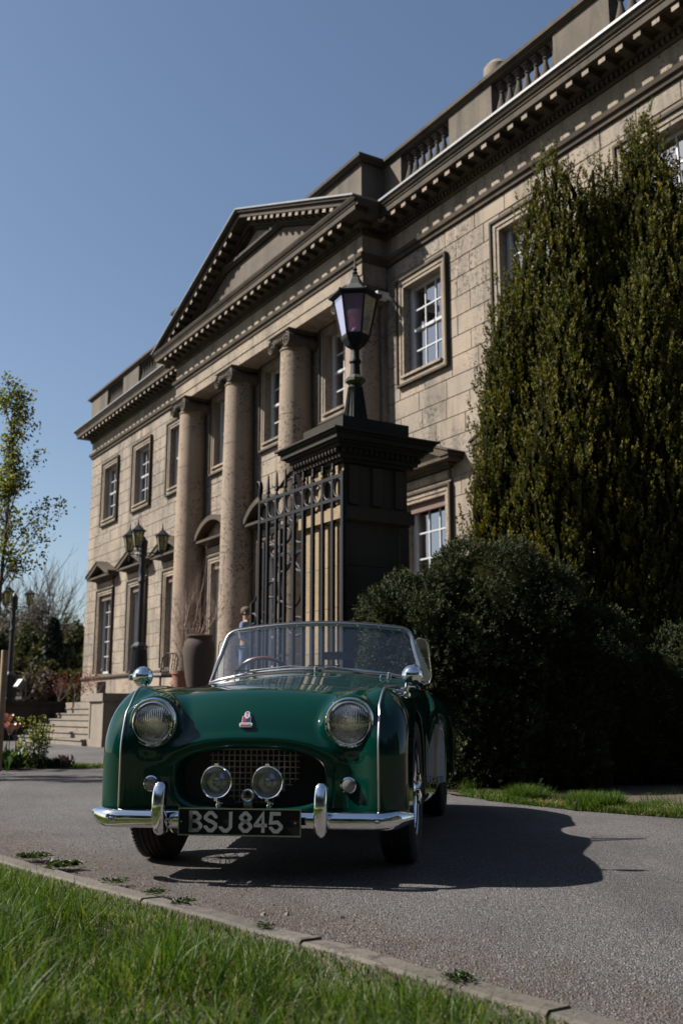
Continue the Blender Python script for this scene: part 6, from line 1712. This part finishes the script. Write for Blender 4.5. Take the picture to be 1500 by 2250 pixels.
def cover(name, vi, ed, rd, mat): return skin_fig(name, [bv[i] for i in vi], [(vi.index(a), vi.index(b_)) for a, b_ in ed], [tuple(x*1.13 for x in (br[i] if isinstance(br[i], tuple) else (br[i], br[i]))) for i in vi], mat, per)
cover('shirt', [0,1,2,3,14,15,18,19], [(0,1),(1,2),(2,3),(2,14),(14,15),(2,18),(18,19)], None, shirt)
cover('jeans', [0,6,7,8,10,11,12], [(0,6),(6,7),(7,8),(0,10),(10,11),(11,12)], None, jeans)
b = MB(); b.sphere((0, .015, 1.70), .105, 16, 12, sc=(.92, 1.05, .95)); b.build('hair', hair, per)
b = MB(); b.lathe([(.012,-.115),(.006,-.13)], 8, (0, 0, 1.655), 'y'); 
for s_ in (-1, 1): b.sphere((s_*.085, .0, 1.655), .022, 8, 6, sc=(.5, 1, 1.3))
b.build('nose_and_ears', sk, per)
for s_, hx, hy, hz in ((1, .19, -.17, .89), (-1, -.14, -.23, 1.045)):
    b = MB()
    for k in range(4): b.tube([(hx-.024+.016*k, hy, hz), (hx-.026+.017*k, hy-.03, hz-.03-.004*(k % 3)), (hx-.026+.017*k, hy-.03, hz-.06-.006*(k in (1, 2)))], [.009,.008,.006], 6)
    b.tube([(hx+s_*-.02, hy, hz), (hx-s_*.045, hy-.02, hz-.015), (hx-s_*.05, hy-.035, hz-.035)], [.010,.009,.007], 6); b.build('fingers', sk, per)
for i in (9, 13):
    b = MB(); x, y, z = bv[i]; b.sphere((x, y+.05, .045), .1, 12, 8, sc=(.5, 1.3, .45)); b.build('shoe', M['leather'], per)

# ---------------------------------------------------------------- woods behind the left side, each tree its own
M['wood1'] = leaf_mat('spring_foliage', (.022,.026,.011), (.044,.046,.018), (.080,.072,.028), .3, .25, .8); M['wood2'] = leaf_mat('dark_conifer', (.004,.009,.007), (.008,.015,.010), (.015,.024,.014), .1, .4, .8)
M['wood3'] = leaf_mat('brown_twiggery', (.065,.052,.045), (.09,.07,.06), (.12,.095,.078), .2, .4, .9); M['oliv'] = leaf_mat('olive_foliage', (.016,.020,.006), (.040,.037,.010), (.085,.07,.018), .3, .3, .8)
def crown_mesh(R_, H_, z0, n, leaf, mat, g, kind):
    d = rvec(g, n); rr_ = g.random(n)**(.45)
    if kind == 'cone':
        z = g.random(n); a = g.uniform(0, 6.28, n); rad2 = R_*(1-z)**.8*(.55+.45*np.abs(np.sin(z*17+a*.5)))*np.sqrt(g.uniform(.25, 1, n)); C = np.stack([rad2*np.cos(a), rad2*np.sin(a), z0+z*H_], 1)
    else:
        lob = rvec(g, 14)*.55; w_ = g.integers(0, 14, n); C = lob[w_]+d*(.42*rr_)[:, None]; C = C*np.array([R_, R_, H_/2])+np.array([0, 0, z0+H_/2])
    V, Fq = quads(C, rvec(g, n), rvec(g, n), g.uniform(leaf*.6, leaf*1.3, n), g.uniform(leaf*.5, leaf, n)*(.16 if kind == 'twig' else 1))
    t = np.clip(g.normal(.45, .25, n)+.15*np.sin(C[:, 0]*2.1+C[:, 2]*1.7), 0, 1)
    return np_mesh('crown', V, Fq, mat, np.repeat(t, 4))
def wtree(px, ptop, Y, wpx, mat, kind, label, seed, base=0.3, n=5000, nm='woodland_tree', zb=0.0, cat='tree'):
    g = np.random.default_rng(seed); gr_ = random.Random(seed); t = at(px, ptop, Y); H_ = t.z; R_ = wpx/2/2313*Y; e = empty(nm, (t.x, Y, zb), label=label, cat=cat)
    b = MB(); H_ -= zb; b.tube([(0,0,0),(gr_.uniform(-.2,.2),0,H_*.4),(0,0,H_*.75)], [H_*.022, H_*.015, H_*.006], 7)
    if kind == 'twig':
        for k in range(12): branchy(b, Vector((0,0,H_*(.25+.035*k))), Vector((gr_.uniform(-1,1), gr_.uniform(-1,1), 1.1)).normalized(), min(R_*1.1, H_*.45), H_*.008, 3, gr_, .7, .4, 3)
    elif kind != 'cone':
        for k in range(6): branchy(b, Vector((0,0,H_*(.3+.06*k))), Vector((gr_.uniform(-1,1), gr_.uniform(-1,1), .9)).normalized(), R_*.8, H_*.007, 1, gr_, .7, .4, 3)
    b.build('trunk', M['bark'], e)
    link('crown', crown_mesh(R_, H_*(1-base), H_*base, n, (.28 if kind != 'twig' else .5)*Y/60, mat, g, kind), e)
wt = [(25,1312,95,190,'twig','wood3','bare brown twigged tree behind the left lamp post'),(98,1300,100,190,'twig','wood3','tallest bare twigged tree against the sky in the far wood'),(165,1335,92,120,'twig','wood3','bare tree closest to the corner of the house'),
      (60,1362,75,130,'ball','wood1','olive green tree left of the dark conifer'),(12,1358,78,120,'ball','wood1','mid green tree at the far left of the wood'),(168,1352,70,110,'ball','oliv','yellow green tree against the corner of the house'),
      (120,1362,58,110,'cone','wood2','dark blue green conifer in the middle of the wood'),(95,1410,66,80,'ball','oliv','pale green rounded tree under the bare trees'),(30,1430,60,90,'ball','wood1','dull green tree low behind the lamp post'),
      (150,1420,58,90,'ball','wood1','dark bushy tree right of the conifer'),(190,1400,60,70,'ball','oliv','tree just behind the house corner')]
for i, (px, pt, Y, wp, kd, mt, lb) in enumerate(wt): wtree(px, pt, Y, wp, M[mt], kd, lb, 200+i, .12 if kd != 'twig' else .3, 4200 if kd != 'twig' else 3600)
for i, (px, pt, Y, wp, kd, mt, lb) in enumerate([(95,1445,46,120,'ball','oliv','yellowish rounded shrub below the wood'),(85,1458,40,110,'ball','wood3','brown leafless dome shaped shrub below the wood'),(150,1462,44,80,'ball','wood1','dark green shrub beside the brown dome'),(40,1480,42,80,'ball','wood1','low dark shrub behind the floodlight'),(178,1470,42,50,'ball','wood1','dark shrub touching the house corner')]):
    wtree(px, pt, Y, wp, M[mt], kd, lb, 300+i, .0, 4200, 'garden_shrub', .3, 'shrub')
# red leaved shrub by the corner
M['redleaf'] = leaf_mat('red_leaves', (.07,.012,.012), (.17,.022,.02), None, .4, 3)
for i, (px, py, Y, w_, lb) in enumerate([(165,1508,27,60,'shrub with scattered red leaves at the top of the steps'),(215,1515,24.5,60,'red leaved shrub trained against the house wall'),(130,1530,28,45,'low red sprigs behind the steps')]):
    p = at(px, py, Y); e = empty('red_leaved_shrub', (p.x, Y, TER), label=lb, cat='shrub'); g = random.Random(50+i); b = MB(); tp2 = []
    for k in range(5): tp2 += branchy(b, Vector((0,0,0)), Vector((g.uniform(-.9,.9), g.uniform(-.3,.3), .8)).normalized(), .42, .008, 2, g, .7, .1, 3)
    b.build('stem', M['twig'], e); T_ = np.array([tuple(q) for q in tp2]); gg = np.random.default_rng(i); n = len(T_)*2; C = np.repeat(T_, 2, 0)+gg.normal(0, .04, (n, 3)); V, Fq = quads(C, rvec(gg, n), rvec(gg, n), gg.uniform(.03, .06, n), gg.uniform(.02, .04, n)); link('leaves', np_mesh('leaves', V, Fq, M['redleaf'], gg.random(n*4)), e)
# belt of trees across the lawn behind the viewer, mirrored in the paint and chrome
g = np.random.default_rng(91); n = 30000; a = g.uniform(R(185), R(358), n); rr_ = g.uniform(28, 42, n); hh = 12+7*vnoise(a*14, rr_*0, 1.0, 44)+2*vnoise(a*60, rr_*0, 1.0, 45)
C = np.stack([rr_*np.cos(a), rr_*np.sin(a), hh*g.random(n)**.8], 1); V, Fq = quads(C, rvec(g, n), rvec(g, n), g.uniform(.5, 1.3, n), g.uniform(.5, 1.2, n))
link('tree_belt', np_mesh('tree_belt', V, Fq, M['wood1'], np.repeat(g.random(n), 4)), None, kind='stuff', label='belt of mixed trees across the lawn', cat='trees')
